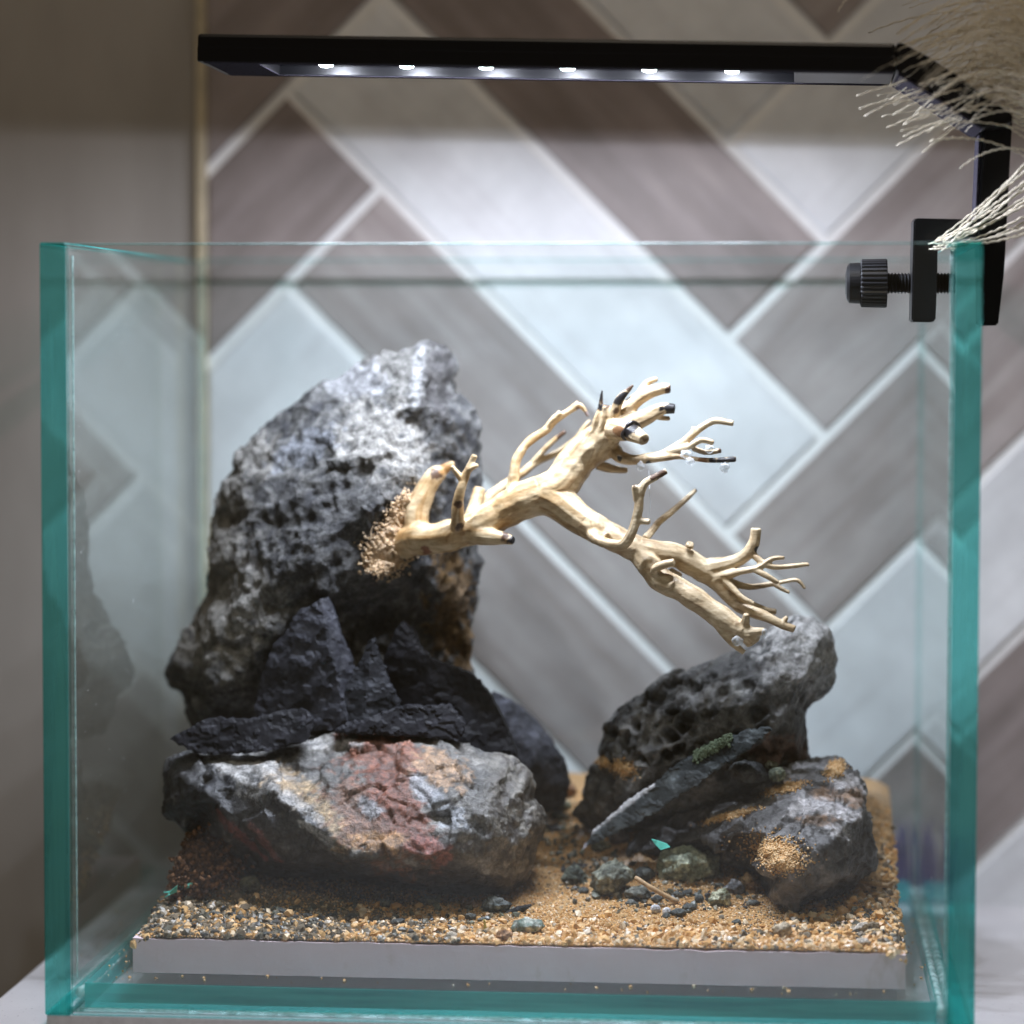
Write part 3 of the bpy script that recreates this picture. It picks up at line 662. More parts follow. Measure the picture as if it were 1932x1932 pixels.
def sh_pit(v, n):
    a = nz(v, .7, (5, 5, 2), 3); w_ = v+.22*np.stack([nz(v, 1.1, (k*7, 1, 2), 2) for k in range(3)], -1)
    f1 = voro(w_, 1.35, (1, 2, 3)); f2 = voro(w_, 2.6, (7, 2, 3)); p = proj(v)
    q = A7(560, 620); dens = np.clip(1.15-np.hypot((p[:, 0]-q[0])/330, (p[:, 1]-q[1])/230), .12, 1)
    pit = (1-sm(.16, .50, f1[:, 0]))*.60+(1-sm(.16, .45, f2[:, 0]))*.17
    b = nz(v, 3.0, (1, 1, 1), 4)
    return n*(.10*a-pit*dens+.05*b+.09*dens)[:, None], pit
def co_pit(v, n, p, pit):
    t = sm(-.4, .6, nz(v, 1.1, (8, 4, 1), 4)); c = lerp((.05, .051, .052), (.17, .168, .163), t)
    c = patch(c, p, *A7(1290, 200), 90, 95, (.40, .395, .385), .75, v, 1.8); c = patch(c, p, *A7(1180, 330), 50, 40, (.27, .265, .26), .7, v, 2.0)
    c = patch(c, p, *A7(980, 400), 24, 14, (.33, .33, .32), .8, v, 2.2)
    c = patch(c, p, *A7(1180, 690), 70, 34, (.13, .075, .055), .8, v, 2.0)
    return c
rock('pitted_rock', 'dark pitted rock with pale knobbly top under the lower driftwood tips', 'rock', out, 10.6, ct, 2.4, .05, sh_pit, co_pit, M['rock_pit'], 2)

# sloping rock at right front
out = poly(A7, [(1180,770),(1210,745),(1260,730),(1350,715),(1440,710),(1490,740),(1530,800),(1560,870),(1560,960),(1590,1060),(1605,1140),(1600,1220),(1550,1270),(1500,1300),(1450,1340),(1400,1400),(1330,1420),(1280,1460),(1220,1475),(1170,1455),(1110,1400),(1075,1350),(1085,1290),(1060,1240),(960,1210),(880,1200),(700,1215),(520,1200),(330,1210),(300,1180),(420,1100),(600,1000),(800,930),(1000,870),(1100,830)])
ct = [(*A7(x, y), d) for x, y, d in [(1400,770,-.4),(1300,800,-.6),(1250,880,-1.1),(1450,850,-.9),(1500,980,-1.4),(1330,960,-1.7),(1150,960,-1.5),(1000,960,-1.0),(950,1060,-1.7),(1100,1060,-2.1),(1250,1080,-2.4),(1290,1180,-3.0),(1180,1240,-3.0),(1420,1080,-2.2),(1500,1160,-1.9),(1430,1250,-2.2),(1300,1320,-2.7),(1150,1330,-2.5),(1220,1400,-2.2),(1080,1220,-2.6),(820,1080,-1.3),(900,1160,-1.8),(650,1120,-1.0),(480,1150,-.8)]]
def sh_right(v, n):
    d, a = shp_rough(.12, .8, .5, 3.5, (3, 3, 9), .06)(v, n); return d+n*(.30*facet(v, .6, (7, 2, 5))+.24*facet(v, 1.7, (1, 2, 5)))[:, None], a
def co_right(v, n, p, a):
    t = sm(-.5, .6, nz(v, 1.0, (1, 9, 1), 4)); c = lerp((.07, .068, .068), (.20, .195, .20), t)
    for x, y, a_, b_, g in [(1480, 850, 46, 22, .6), (1420, 960, 60, 14, .3), (1300, 930, 50, 12, -.3), (1450, 1060, 40, 14, .5)]:
        c = patch(c, p, *A7(x, y), a_, b_, (.52, .50, .51), .8, v, 2.6, g)  # white sheen painted into the stone colour
    for x, y, a_, b_ in [(1400, 880, 46, 12), (1330, 1000, 40, 10), (1500, 900, 20, 20)]: c = patch(c, p, *A7(x, y), a_, b_, (.25, .135, .06), .6, v, 2.8)
    c = patch(c, p, *A7(650, 1120), 190, 46, (.03, .029, .03), .8, v, 1.5); c = patch(c, p, *A7(1530, 1150), 40, 60, (.045, .042, .042), .8, v, 1.5)  # dark stone at the left end, with shade under the slab painted in
    return c
M['rock_wet'] = m_rock('rock_wet', .34, 24, 80, .8, .0007, .5, .6, .2)
RF = rock('sloping_rock', 'dark sheeny rock sloping to the right front corner with a patch of sand on it', 'rock', out, 7.8, ct, 2.4, .065, sh_right, co_right, M['rock_wet'], 3,
     dy_edge=lambda x, y: 2.4*max(0, A7(1100, 0)[0]-x)/(A7(1100, 0)[0]-A7(400, 0)[0]) + 1.4*max(0, A7(0, 950)[1]-y)/(A7(0, 950)[1]-A7(0, 740)[1]))

# leaning slab
out = poly(A7, [(255,1140),(285,1095),(300,1060),(380,990),(470,910),(580,840),(700,740),(800,680),(920,620),(1010,590),(1090,580),(1125,590),(1090,612),(1010,680),(940,730),(850,785),(760,850),(680,900),(600,965),(500,1015),(400,1065),(320,1105)])
s0, s1 = A7(285, 1095), A7(1100, 590)
def co_slab(v, n, p, a):
    c = lerp((.022, .027, .029), (.09, .105, .11), sm(-.2, .8, a))
    e = (p[:, 1]-A7(300, 1050)[1])-(p[:, 0]-A7(300, 1050)[0])*((A7(580, 838)[1]-A7(300, 1050)[1])/(A7(580, 838)[0]-A7(300, 1050)[0]))
    t = (1-sm(1, 7, e))*(p[:, 0] < A7(590, 0)[0]); c = c*(1-t[:, None])+np.array((.62, .62, .63))*t[:, None]  # lit upper edge painted as a near-white strip
    return patch(c, p, *A7(255, 1135), 14, 16, (.42, .40, .44), .9)
plate('leaning_slab', 'long thin dark slate slab leaning from the sand up onto the pitted rock', out, 6.6,
      lambda x, y: 1.6-1.5*(x-s0[0])/(s1[0]-s0[0])+.35*((y-s0[1])-(x-s0[0])*(s1[1]-s0[1])/(s1[0]-s0[0]))*-.0182, .5, co_slab, M['slate'], .08, .045, 6)


# ------------------------------------------------------------------ small stones, seated on the sand
def pebble(name, label, outline, col, hi, depth=None, amp=.06, dy=None, mat='stone', group=None, cat='stone', f=2.0, lift=0):
    pts = outline; ys_ = [p[1] for p in pts]; xs_ = [p[0] for p in pts]
    cx, cy = sum(xs_)/len(xs_), sum(ys_)/len(ys_); by = max(ys_)
    wd = (max(xs_)-min(xs_))*.0182
    y0 = (ground(cx, by)[1]+.35*wd) if dy is None else dy
    th = depth or wd*.38
    ct_ = [(cx, cy, -th)]+[(cx+(p[0]-cx)*.55, cy+(p[1]-cy)*.55, -th*random.uniform(.55, .85)) for p in pts[::2]]
    sd = (random.uniform(0, 50), random.uniform(0, 50), 0)
    def colf(v, n, p, a): return lerp(col, hi, sm(-.3, .6, nz(v, f*1.6, sd, 4)))
    return rock(name, label, cat, pts, y0, ct_, th, max(.028, wd*.03), shp_rough(amp*1.25, f, .75, 2.8, sd), colf, M[mat], 1, group)
def blob(cx, cy, rx, ry, n=9, jit=.16):
    return [(cx+rx*math.cos(2*math.pi*k/n)*random.uniform(1-jit, 1+jit), cy+ry*math.sin(2*math.pi*k/n)*random.uniform(1-jit, 1+jit)) for k in range(n)]
o7 = lambda L: poly(A7, L)
GRN, GRH = (.15, .18, .135), (.42, .46, .34)
pebble('stone', 'largest pale green rough stone in front of the leaning slab', o7([(600,1250),(590,1190),(620,1150),(690,1120),(760,1115),(830,1145),(880,1170),(880,1210),(915,1250),(880,1280),(790,1290),(760,1310),(700,1330),(640,1320),(610,1290)]), (.24, .28, .21), (.60, .64, .50), .7, .10)
pebble('stone', 'dark green angular stone left of the largest green stone', o7([(290,1300),(300,1240),(350,1200),(410,1175),(450,1200),(490,1240),(500,1270),(440,1310),(420,1350),(370,1370),(310,1345)]), (.12, .13, .105), (.32, .33, .26), None, .07)
pebble('stone', 'small dark green stone at the far left of the green stones', o7([(160,1270),(180,1220),(230,1200),(270,1240),(285,1290),(260,1305),(200,1305)]), (.045, .055, .045), (.15, .17, .13))
pebble('stone', 'low grey-green stone under the thin twig', o7([(440,1330),(480,1305),(540,1300),(575,1330),(575,1365),(510,1380),(460,1370)]), (.08, .085, .07), (.2, .2, .17))
pebble('stone', 'mossy cream and green stone right of the thin twig', o7([(820,1370),(850,1330),(910,1310),(935,1350),(925,1390),(870,1405),(830,1395)]), (.22, .24, .16), (.55, .55, .40))
pebble('stone', 'bluish grey stone beside the ochre stone', o7([(900,1310),(940,1270),(985,1285),(1010,1330),(970,1352),(925,1345)]), (.11, .115, .125), (.28, .28, .29))
pebble('stone', 'ochre stone with a hollow beside the sloping rock', o7([(978,1262),(1010,1240),(1050,1270),(1072,1300),(1050,1332),(1010,1322),(985,1295)]), (.35, .21, .09), (.6, .45, .28))
pebble('stone', 'flat green and white pebble on the front sand edge', o6([(1688,1240),(1710,1205),(1770,1192),(1830,1205),(1850,1235),(1820,1260),(1760,1280),(1705,1268)]), (.16, .22, .19), (.55, .56, .50))
pebble('stone', 'orange brown pebble left of the flat green pebble', o6([(1615,1285),(1630,1250),(1665,1243),(1695,1268),(1685,1305),(1645,1312)]), (.34, .17, .08), (.55, .34, .2))
pebble('stone', 'blue-grey chip behind the black chip on the front sand', o6([(1548,1150),(1565,1105),(1610,1095),(1660,1120),(1700,1130),(1680,1165),(1600,1180),(1560,1175)]), (.10, .12, .12), (.30, .33, .33))
pebble('stone', 'brown chip left of the blue-grey chip', o6([(1452,1130),(1475,1108),(1520,1115),(1545,1140),(1530,1160),(1480,1155)]), (.13, .075, .05), (.32, .22, .17))
pebble('chip', 'curved black slate chip lying on the front sand', o6([(1620,1185),(1660,1165),(1720,1140),(1785,1128),(1795,1135),(1750,1170),(1690,1192),(1640,1195)]), (.02, .02, .024), (.09, .09, .10), .18, .02, cat='slate')
pebble('stone', 'small grey pebble under the middle of the striped rock', o6([(1078,1135),(1085,1110),(1110,1102),(1138,1120),(1135,1145),(1105,1152)]), (.13, .15, .15), (.3, .33, .32))
pebble('stone', 'flat grey-green chip half sunk in sand before the striped rock', o6([(1260,1110),(1300,1090),(1350,1098),(1368,1120),(1340,1145),(1285,1140)]), (.11, .12, .11), (.28, .3, .27))
pebble('stone', 'pale clear quartz pebble at the front edge left of centre', o6(blob(1420, 1282, 32, 24)), (.55, .48, .38), (.75, .68, .58))
pebble('stone', 'dark wedge stone tucked under the top of the leaning slab', o7([(925,770),(945,735),(1000,722),(1080,745),(1108,800),(1090,832),(1000,830),(945,800)]), (.03, .032, .034), (.10, .105, .10), .6, .05, 7.8)
pebble('stone', 'small pale green stone behind the sloping rock', o7(blob(1148, 792, 44, 34)), GRN, GRH, .4, .05, 7.7)
pebble('stone', 'olive stone beside the pale green stone behind the sloping rock', o7(blob(1120, 752, 34, 22)), (.10, .10, .06), (.24, .23, .15), .3, .04, 8.1)
pebble('stone', 'mottled green stone by the lower tip of the leaning slab', o7(blob(335, 1128, 44, 34)), (.09, .095, .06), (.26, .25, .17), None, .05)
pebble('stone', 'purple-brown stone under the lower half of the leaning slab', o7(blob(425, 1085, 56, 40)), (.075, .06, .06), (.2, .17, .165), .4, .05)
pebble('stone', 'olive rounded stone in the gap between the two rock groups', o7(blob(98, 890, 55, 46)), (.13, .125, .06), (.33, .31, .19), .5, .05)
pebble('stone', 'orange-brown stone in the gap behind the olive stone', o7(blob(188, 862, 46, 38)), (.22, .11, .05), (.40, .24, .14), .5, .05)
pebble('stone', 'low green stone in the gap right of the olive stone', o7(blob(170, 935, 44, 30)), (.12, .125, .08), (.27, .27, .19), .4, .05)
pebble('stone', 'dark flat chip in the gap below the olive stone', o7(blob(120, 1040, 52, 26)), (.03, .03, .034), (.1, .1, .1), .3, .04)
pebble('stone', 'dull green chip in the gap below the orange-brown stone', o7(blob(150, 985, 44, 26)), (.08, .085, .06), (.2, .2, .15), .3, .04)
pebble('stone', 'dark chip lying beside the lower tip of the slab', o7([(185,1215),(215,1190),(290,1205),(335,1235),(300,1245),(230,1230)]), (.03, .03, .032), (.11, .11, .11), .2, .03)
pebble('stone', 'black stone wedged under the largest green stone', o7(blob(545, 1250, 52, 40)), (.04, .044, .042), (.13, .14, .13), .35, .05)
pebble('stone', 'clear milky pebble in front of the sloping rock', o7(blob(1168, 1508, 46, 40)), (.5, .4, .27), (.68, .58, .44), None, .03)
pebble('stone', 'tilted white pebble at the right front corner of the sand', o7([(1492,1500),(1520,1470),(1555,1462),(1575,1480),(1540,1515),(1505,1530)]), (.55, .46, .36), (.78, .7, .6), None, .02)
pebble('stone', 'yellow pebble beside the tilted white pebble', o7(blob(1600, 1515, 34, 24)), (.55, .38, .18), (.72, .56, .36), None, .02)
pebble('stone', 'low milky pebble at the right front edge of the sand', o7(blob(1535, 1562, 42, 22)), (.6, .52, .42), (.8, .74, .66), None, .02)
pebble('stone', 'dark green pebble standing under the left end of the striped rock', o6(blob(490, 1045, 48, 48)), (.08, .085, .05), (.22, .21, .14), .4, .06)
CHIPS_A = ['dark grey gravel chip touching the smaller white bead on its right', 'dark grey gravel chip second to the right of the white beads', 'dark gravel chip just above the two white beads',
    'dark gravel chip at the front tip of the thin twig', 'dark gravel chip between the twig tip and the mossy cream stone', 'flat dark gravel chip in front of the dark green angular stone',
    'small dark gravel chip in front of the smaller white bead', 'small gravel chip in front of the leftmost dark green stone', 'gravel chip right below the largest pale green stone',
    'gravel chip between the largest green stone and the bluish grey stone', 'lone dark gravel chip on open sand left of the sloping rock foot', 'dark gravel chip in front of the ochre stone', 'dark gravel chip under the low grey-green stone']
CHIPS_B = ['dark chip fourth from the right in the row before the striped rock', 'dark chip right of the middle in the row before the striped rock', 'dark chip in the middle of the row before the striped rock',
    'flat dark chip third from the left before the striped rock', 'lone dark chip near the front sand edge below the row at left', 'dark chip just left of the yellow leaf sliver',
    'small dark chip at the foot of the yellow leaf sliver', 'dark chip second from the left before the striped rock', 'thin dark chip right of the row middle before the striped rock', 'leftmost dark chip on the sand before the striped rock']
for i, (x, y, r) in enumerate([(592, 1408, 26), (643, 1420, 24)]):
    pebble('bead', ('round white bead left of its twin on the sand', 'slightly smaller round white bead touching the grey lumps')[i], o7(blob(x, y, r, r, 10, .03)), (.55, .56, .60), (.78, .78, .8), None, .01, cat='bead')
for i, (x, y, rx, ry) in enumerate([(700, 1425, 40, 26), (745, 1402, 38, 24), (600, 1362, 34, 24), (690, 1345, 30, 22), (790, 1360, 26, 22), (480, 1378, 30, 18), (640, 1440, 24, 16), (260, 1325, 28, 18), (735, 1335, 26, 20), (880, 1300, 24, 18), (960, 1470, 20, 18), (1040, 1380, 30, 16), (555, 1390, 26, 16)]):
    pebble('gravel_chip', CHIPS_A[i], o7(blob(x, y, rx, ry)), (.07, .078, .075), (.22, .23, .21), None, .04, group='gravel chips among the green stones', cat='gravel')
for i, (x, y, rx, ry) in enumerate([(1170, 1215, 40, 22), (960, 1190, 34, 18), (760, 1185, 30, 14), (640, 1165, 40, 16), (560, 1270, 36, 18), (1500, 1190, 34, 22), (1560, 1205, 28, 18), (440, 1200, 36, 22), (860, 1185, 32, 14), (330, 1180, 30, 18)]):
    pebble('gravel_chip', CHIPS_B[i], o6(blob(x, y, rx, ry)), (.06, .065, .062), (.20, .20, .18), None, .03, group='gravel chips before the striped rock', cat='gravel')

ce, si, co = [], [], []
gr = random.Random(44)
for f, x0, x1, y0_, y1_, n in ((A7, 160, 1100, 1200, 1430, 260), (A7, 120, 420, 1090, 1230, 90), (A6, 1050, 1720, 1090, 1230, 130), (A6, 250, 1050, 1080, 1260, 170), (A7, 1380, 1680, 1330, 1480, 90), (A7, 40, 230, 900, 1120, 120)):
    for _ in range(n):
        g_ = ground(*f(gr.uniform(x0, x1), gr.uniform(y0_, y1_))); q_ = .045+.10*gr.random()**2; ce.append(g_+np.array([0, 0, q_*.4])); si.append(q_); b = gr.uniform(.5, 1.3)
        co.append(gr.choice([(.10*b, .11*b, .095*b), (.16*b, .17*b, .13*b), (.05*b, .052*b, .055*b), (.22*b, .19*b, .13*b), (.30*b, .29*b, .24*b)]))
V, Fc, cl = grain_mesh(np.array(ce), np.array(si), np.array(co), 31)
tag(mesh_obj('fine_gravel', V, Fc, M['sand'], None, False, None, cl), 'scattered dark green and grey grit around the stones', 'gravel', kind='stuff')
# ------------------------------------------------------------------ sand caught on the stones
def sand_patch(name, label, rk, f, spots, n, seed):
    v, q = rk; bvh = BVHTree.FromPolygons([Vector(x) for x in v.tolist()], q if isinstance(q, list) else q.tolist()); g = random.Random(seed)
    ce, si, co = [], [], []
    for cx, cy, rx, ry, ang in spots:
        for _ in range(n):
            a, r = g.uniform(0, 6.283), abs(g.gauss(0, .52)); ex, ey = r*math.cos(a)*rx, r*math.sin(a)*ry
            x, y = cx+ex*math.cos(ang)-ey*math.sin(ang), cy+ex*math.sin(ang)+ey*math.cos(ang)
            d = ray(*f(x, y)); h = bvh.ray_cast(Vector(CAM), Vector(d).normalized())
            if h[0] is None: continue
            s = g.uniform(.022, .048); ce.append(np.array(h[0])+np.array(h[1])*(s*.3+.07*max(0, 1-r)*g.random())); si.append(s)
            b = g.uniform(.75, 1.25); co.append(g.choice([(.60*b, .36*b, .15*b), (.68*b, .44*b, .21*b), (.70*b, .52*b, .30*b), (.50*b, .28*b, .10*b)]))
    V, Fc, cl = grain_mesh(np.array(ce), np.array(si), np.array(co), seed)
    tag(mesh_obj(name, V, Fc, M['sand'], None, True, None, cl), label, 'sand', kind='stuff')
sand_patch('sand_patch', 'patch of orange sand on the sloping rock', ROCKS['dark sheeny rock sloping to the right front corner with a patch of sand on it'], A7,
           [(1140, 1140, 145, 75, .15), (1170, 1190, 90, 50, .2), (1180, 855, 90, 20, -.25), (1415, 765, 50, 34, -.6), (930, 980, 120, 14, -.25)], 1900, 5)
sand_patch('sand_patch', 'dab of orange sand on the left foot of the pitted rock', ROCKS['dark pitted rock with pale knobbly top under the lower driftwood tips'], A7,
           [(440, 765, 60, 32, .3), (350, 735, 30, 20, 0)], 900, 6)
# green moss on the slab
v, q = ROCKS['long thin dark slate slab leaning from the sand up onto the pitted rock']; bvh = BVHTree.FromPolygons([Vector(x) for x in v.tolist()], q if isinstance(q, list) else q.tolist())
ce, si, co = [], [], []
for _ in range(900):
    t = random.random(); x, y = 770+165*t+random.gauss(0, 6), 712-92*t+random.gauss(0, 13)+4
    h = bvh.ray_cast(Vector(CAM), Vector(ray(*A7(x, y))).normalized())
    if h[0] is None or h[0].y > 12: continue
    s = random.uniform(.03, .075); ce.append(np.array(h[0])+np.array([0, -.04, random.uniform(0, .08)])); si.append(s*.8); b = random.uniform(.6, 1.5); co.append((.105*b, .135*b, .085*b))
V, Fc, cl = grain_mesh(np.array(ce), np.array(si), np.array(co), 9)
M['moss'] = m_attr('moss', .85, .2)
tag(mesh_obj('moss_clump', V, Fc, M['moss'], None, True, None, cl), 'tuft of dull green crumbs on the top edge of the leaning slab', 'moss', kind='stuff')
# brown peat packed under the striped rock
ce, si, co = [], [], []
for _ in range(5200):
    t = random.random(); pa = np.array(A6(225, 850))*(1-t)+np.array(A6(120, 1075))*t
    px, py = pa[0]+abs(random.gauss(0, 60))*(1-.3*t)-random.random()*4, pa[1]+random.gauss(0, 16)
    y = 7.8+random.uniform(-.9, 1.6)-1.6*t; p_ = P(px, py, y); ce.append(p_); si.append(random.uniform(.03, .11)); b = random.uniform(.4, 1.4); co.append((.19*b, .095*b, .045*b))
V, Fc, cl = grain_mesh(np.array(ce), np.array(si), np.array(co), 12)
tag(mesh_obj('peat_crumbs', V, Fc, M['moss'], None, True, None, cl), 'rust-brown peat crumbs packed under the left end of the striped rock', 'peat', kind='stuff')

# ------------------------------------------------------------------ driftwood
WOOD = []   # lists of (x, y, r, depth) in the A5 picture frame
def B(*p): WOOD.append(p)
B((-115,945,62,9.6),(-70,890,72,9.2),(10,855,70,8.6),(100,850,70,8.1),(190,830,72,7.9),(290,800,74,7.9),(400,735,78,8.0),(500,675,84,8.0),(600,640,88,8.0),(680,600,84,8.1),(750,505,80,8.3),(820,430,78,8.3),(890,370,72,8.2),(945,325,56,8.0))
B((-110,930,60,9.4),(-85,985,52,9.2),(-70,1015,40,9.1))
B((-150,900,70,9.9),(-100,930,72,9.4)); B((-190,980,46,10.0),(-120,950,60,9.5)); B((-120,820,46,10.),(-80,860,60,9.4))
B((600,640,92,8.0),(690,690,80,7.9),(780,760,70,7.7),(870,815,64,7.5),(960,860,60,7.3),(1050,900,58,7.2),(1130,915,54,7.3),(1230,930,52,7.5),(1320,975,54,7.6),(1395,1025,50,7.6),(1460,1085,42,7.5),(1530,1160,34,7.4),(1585,1195,28,7.3))
B((1050,900,58,7.2),(1105,975,54,6.9),(1150,1040,54,6.6),(1250,1090,51,6.3),(1350,1155,49,6.1),(1430,1215,50,6.0),(1500,1265,46,5.9),(1560,1300,38,5.8),(1588,1345,28,5.7))
B((250,830,50,7.8),(340,835,40,7.5),(420,845,27,7.3),(470,855,18,7.2))
B((20,850,60,8.7),(15,740,54,8.9),(50,640,48,9.0),(95,565,42,9.1),(130,535,34,9.2)); B((120,545,30,9.2),(165,510,18,9.2),(195,495,9,9.2))
B((205,820,36,7.7),(203,745,27,7.3),(208,680,24,7.2),(222,615,20,7.1),(240,560,17,7.1),(262,510,14,7.1),(287,462,12,7.1)); B((225,580,14,7.1),(200,540,11,7.1),(178,508,9,7.1)); B((250,530,12,7.1),(280,512,10,7.),(304,506,8,7.))
B((270,770,40,8.6),(295,680,30,9.0),(308,615,26,9.2))
B((300,720,30,9.0),(360,650,22,9.8),(430,600,20,10.2),(505,545,18,10.4),(560,500,17,10.5),(625,470,14,10.6),(700,430,13,10.6),(765,375,11,10.6),(830,295,7,10.6)); B((550,505,14,10.5),(600,445,12,10.4),(660,392,11,10.3),(712,348,9,10.3))
B((470,680,44,8.1),(468,600,26,8.3),(472,535,23,8.3),(480,480,21,8.4),(515,420,19,8.5),(565,378,18,8.6),(620,342,18,8.7),(665,295,16,8.8),(725,255,14,8.8),(778,218,18,8.8)); B((775,222,12,8.8),(800,245,9,8.8),(818,280,7,8.8)); B((625,330,14,8.7),(655,290,12,8.6),(690,255,10,8.6))
B((800,430,40,8.1),(838,350,24,7.9),(858,290,16,7.8),(872,240,10,7.8),(884,155,3,7.8)); B((860,380,40,8.0),(900,290,26,7.8),(908,225,18,7.7))
B((920,330,40,7.9),(945,255,23,7.6),(965,200,19,7.5),(992,165,12,7.5),(1028,128,4,7.5)); B((960,320,46,8.0),(1020,225,34,8.0),(1090,172,29,8.0),(1155,148,24,8.0),(1205,148,20,8.0)); B((1050,190,20,8.2),(1090,125,14,8.3),(1142,100,9,8.3))
B((960,330,48,7.8),(1040,300,40,7.7),(1110,268,32,7.7),(1165,245,26,7.7),(1222,240,19,7.7)); B((1120,270,16,7.9),(1160,287,11,7.9),(1196,288,8,7.9))
B((930,340,50,7.7),(1000,348,44,7.1),(1050,370,30,6.6),(1082,388,25,6.3)); B((850,440,60,8.4),(930,430,40,8.5),(965,468,27,8.0),(1040,480,22,7.8),(1130,468,22,7.7),(1205,440,20,7.6),(1262,398,18,7.5),(1310,358,17,7.5),(1370,318,14,7.5),(1420,298,14,7.5),(1496,310,11,7.5)); B((1310,365,14,7.5),(1313,325,11,7.5))
B((1195,445,14,7.5),(1280,420,12,7.3),(1345,388,11,7.2),(1405,402,11,7.2)); B((1300,425,10,7.4),(1370,445,10,7.4),(1436,434,9,7.4)); B((1100,475,16,7.6),(1230,465,13,7.4),(1300,476,10,7.3),(1390,484,10,7.3),(1505,476,12,7.3))
B((860,500,24,8.8),(940,522,16,8.9),(1003,532,11,8.9)); B((830,790,40,7.6),(850,850,22,6.9),(900,872,22,6.6),(980,878,22,6.4),(1022,820,20,6.3),(1045,740,20,6.3),(1060,650,18,6.3),(1080,590,17,6.3),(1130,560,15,6.3),(1182,530,12,6.3))
B((1045,670,14,6.3),(1033,600,12,6.2)); B((1045,770,14,6.3),(1105,770,11,6.2)); B((1085,850,16,7.6),(1140,780,14,8.2),(1200,730,13,8.4),(1260,680,12,8.6),(1325,620,9,8.8))
B((1390,985,46,7.6),(1470,965,33,7.4),(1545,935,28,7.3),(1588,875,24,7.2),(1600,800,22,7.2)); B((1400,1030,34,7.5),(1500,1010,17,7.1),(1600,990,14,7.0),(1675,945,10,7.0),(1735,938,7,7.0)); B((1585,925,14,7.2),(1650,972,12,7.0),(1750,980,10,7.0),(1852,970,8,7.0))
B((1590,995,12,7.0),(1650,1022,12,6.9),(1705,1055,9,6.9)); B((1480,1050,20,7.6),(1575,1072,12,7.7),(1680,1060,10,7.7),(1740,1050,8,7.7),(1795,1045,8,7.7),(1830,1085,6,7.7)); B((1690,1060,9,7.6),(1760,1102,7,7.5)); B((1460,1040,18,7.2),(1520,1110,12,6.9),(1592,1152,7,6.8))
B((1510,1150,30,7.4),(1580,1190,26,7.1),(1640,1212,22,7.0),(1700,1240,19,6.9),(1782,1275,15,6.9)); B((1725,1245,12,6.9),(1750,1212,8,6.9)); B((1560,1150,16,7.5),(1640,1185,13,7.5),(1695,1192,12,7.5))
B((1140,1030,30,6.5),(1128,995,18,6.2),(1160,975,17,6.1),(1222,960,14,6.0)); B((1530,1285,30,5.9),(1550,1240,18,5.7),(1556,1198,13,5.6)); B((1540,1285,26,5.8),(1600,1285,18,5.6),(1645,1278,13,5.6)); B((1410,1215,34,6.0),(1460,1300,19,5.9),(1500,1345,15,5.8),(1545,1382,11,5.8)); B((1200,1000,20,7.8),(1250,1022,11,8.2))
B((1560,1300,26,5.8),(1615,1315,17,5.6)); B((1180,1040,20,6.5),(1215,1068,16,6.0)); B((890,830,16,7.0),(905,840,14,6.8)); B((1290,885,20,7.3),(1295,875,16,7.2))
K5 = 1/(1.7564*1.41045)*.0182
from mathutils.kdtree import KDTree
V, Fc = [], []; SMP = []
for bi, br in enumerate(WOOD):
    p3 = np.array([[*P(*A5(x, y), d), r*K5] for x, y, r, d in br])
    L = np.sum(np.linalg.norm(np.diff(p3[:, :3], axis=0), axis=1)); n = max(4, int(L/.12))
    sp = spline(p3, n); rr = np.maximum(sp[:, 3]*1.04+.018, .04)
    jit = np.array([[noise.noise((a*1.3+k*9, b*1.3, c*1.3)) for k in range(3)] for a, b, c in sp[:, :3]])
    rr = rr*(1+.10*np.array([noise.noise((a*2.1, b*2.1, c*2.1+4)) for a, b, c in sp[:, :3]]))
    ln = 0.0; nr_ = None
    for k in range(n):
        tg = sp[min(k+1, n-1), :3]-sp[max(k-1, 0), :3]; tg = tg/(np.linalg.norm(tg)+1e-9)
        nr_ = np.cross(tg, [0, 1, .2]) if nr_ is None else nr_; nr_ = nr_-(nr_@tg)*tg; nr_ = nr_/(np.linalg.norm(nr_)+1e-9)
        ln += np.linalg.norm(sp[k, :3]-sp[k-1, :3]) if k else 0; SMP.append((sp[k, :3], nr_, np.cross(tg, nr_), ln, bi, rr[k]))
    v_, f_ = tube(sp[:, :3]+.045*jit, rr, 12); o_ = len(V); V += v_; Fc += [[i+o_ for i in f] for f in f_]
wv, wq = remesh(V, Fc, .034); wv = laplace(wv, wq, 5, .5)
kd = KDTree(len(SMP))
for k, m_ in enumerate(SMP): kd.insert(Vector(m_[0]), k)
kd.balance(); grain = np.empty(len(wv))
for k, x in enumerate(wv):
    c_, i_, d_ = kd.find(Vector(x)); _, e1, e2, ln, bi, rad = SMP[i_]; dv = x-SMP[i_][0]; a_ = math.atan2(dv@e2, dv@e1)
    fr_ = 2.2 if rad > .2 else 1.2
    grain[k] = noise.fractal((math.cos(a_)*fr_+bi*3.1, math.sin(a_)*fr_, ln*.42+bi), 1, 2.2, 4)
wn = normals(wv, wq); wv = wv+wn*(.016*grain)[:, None]; wn = normals(wv, wq); s = wv*np.array([.8, 2.2, 2.2]); wv = wv+wn*(.011*nz(s, 1.4, (1, 1, 1), 4))[:, None]
p = proj(wv); wc = lerp((.49, .335, .17), (.64, .51, .33), sm(-.6, .5, nz(wv*np.array([.6, 1.4, 1.4]), .9, (3, 1, 1), 4)))
wc = wc*(1+.16*nz(wv*np.array([1, 3, 3]), 2.5, (0, 2, 0), 3))[:, None]
wc = wc*(1-.55*sm(.05, .55, grain)[:, None]*np.array((.55, .75, 1.0)))
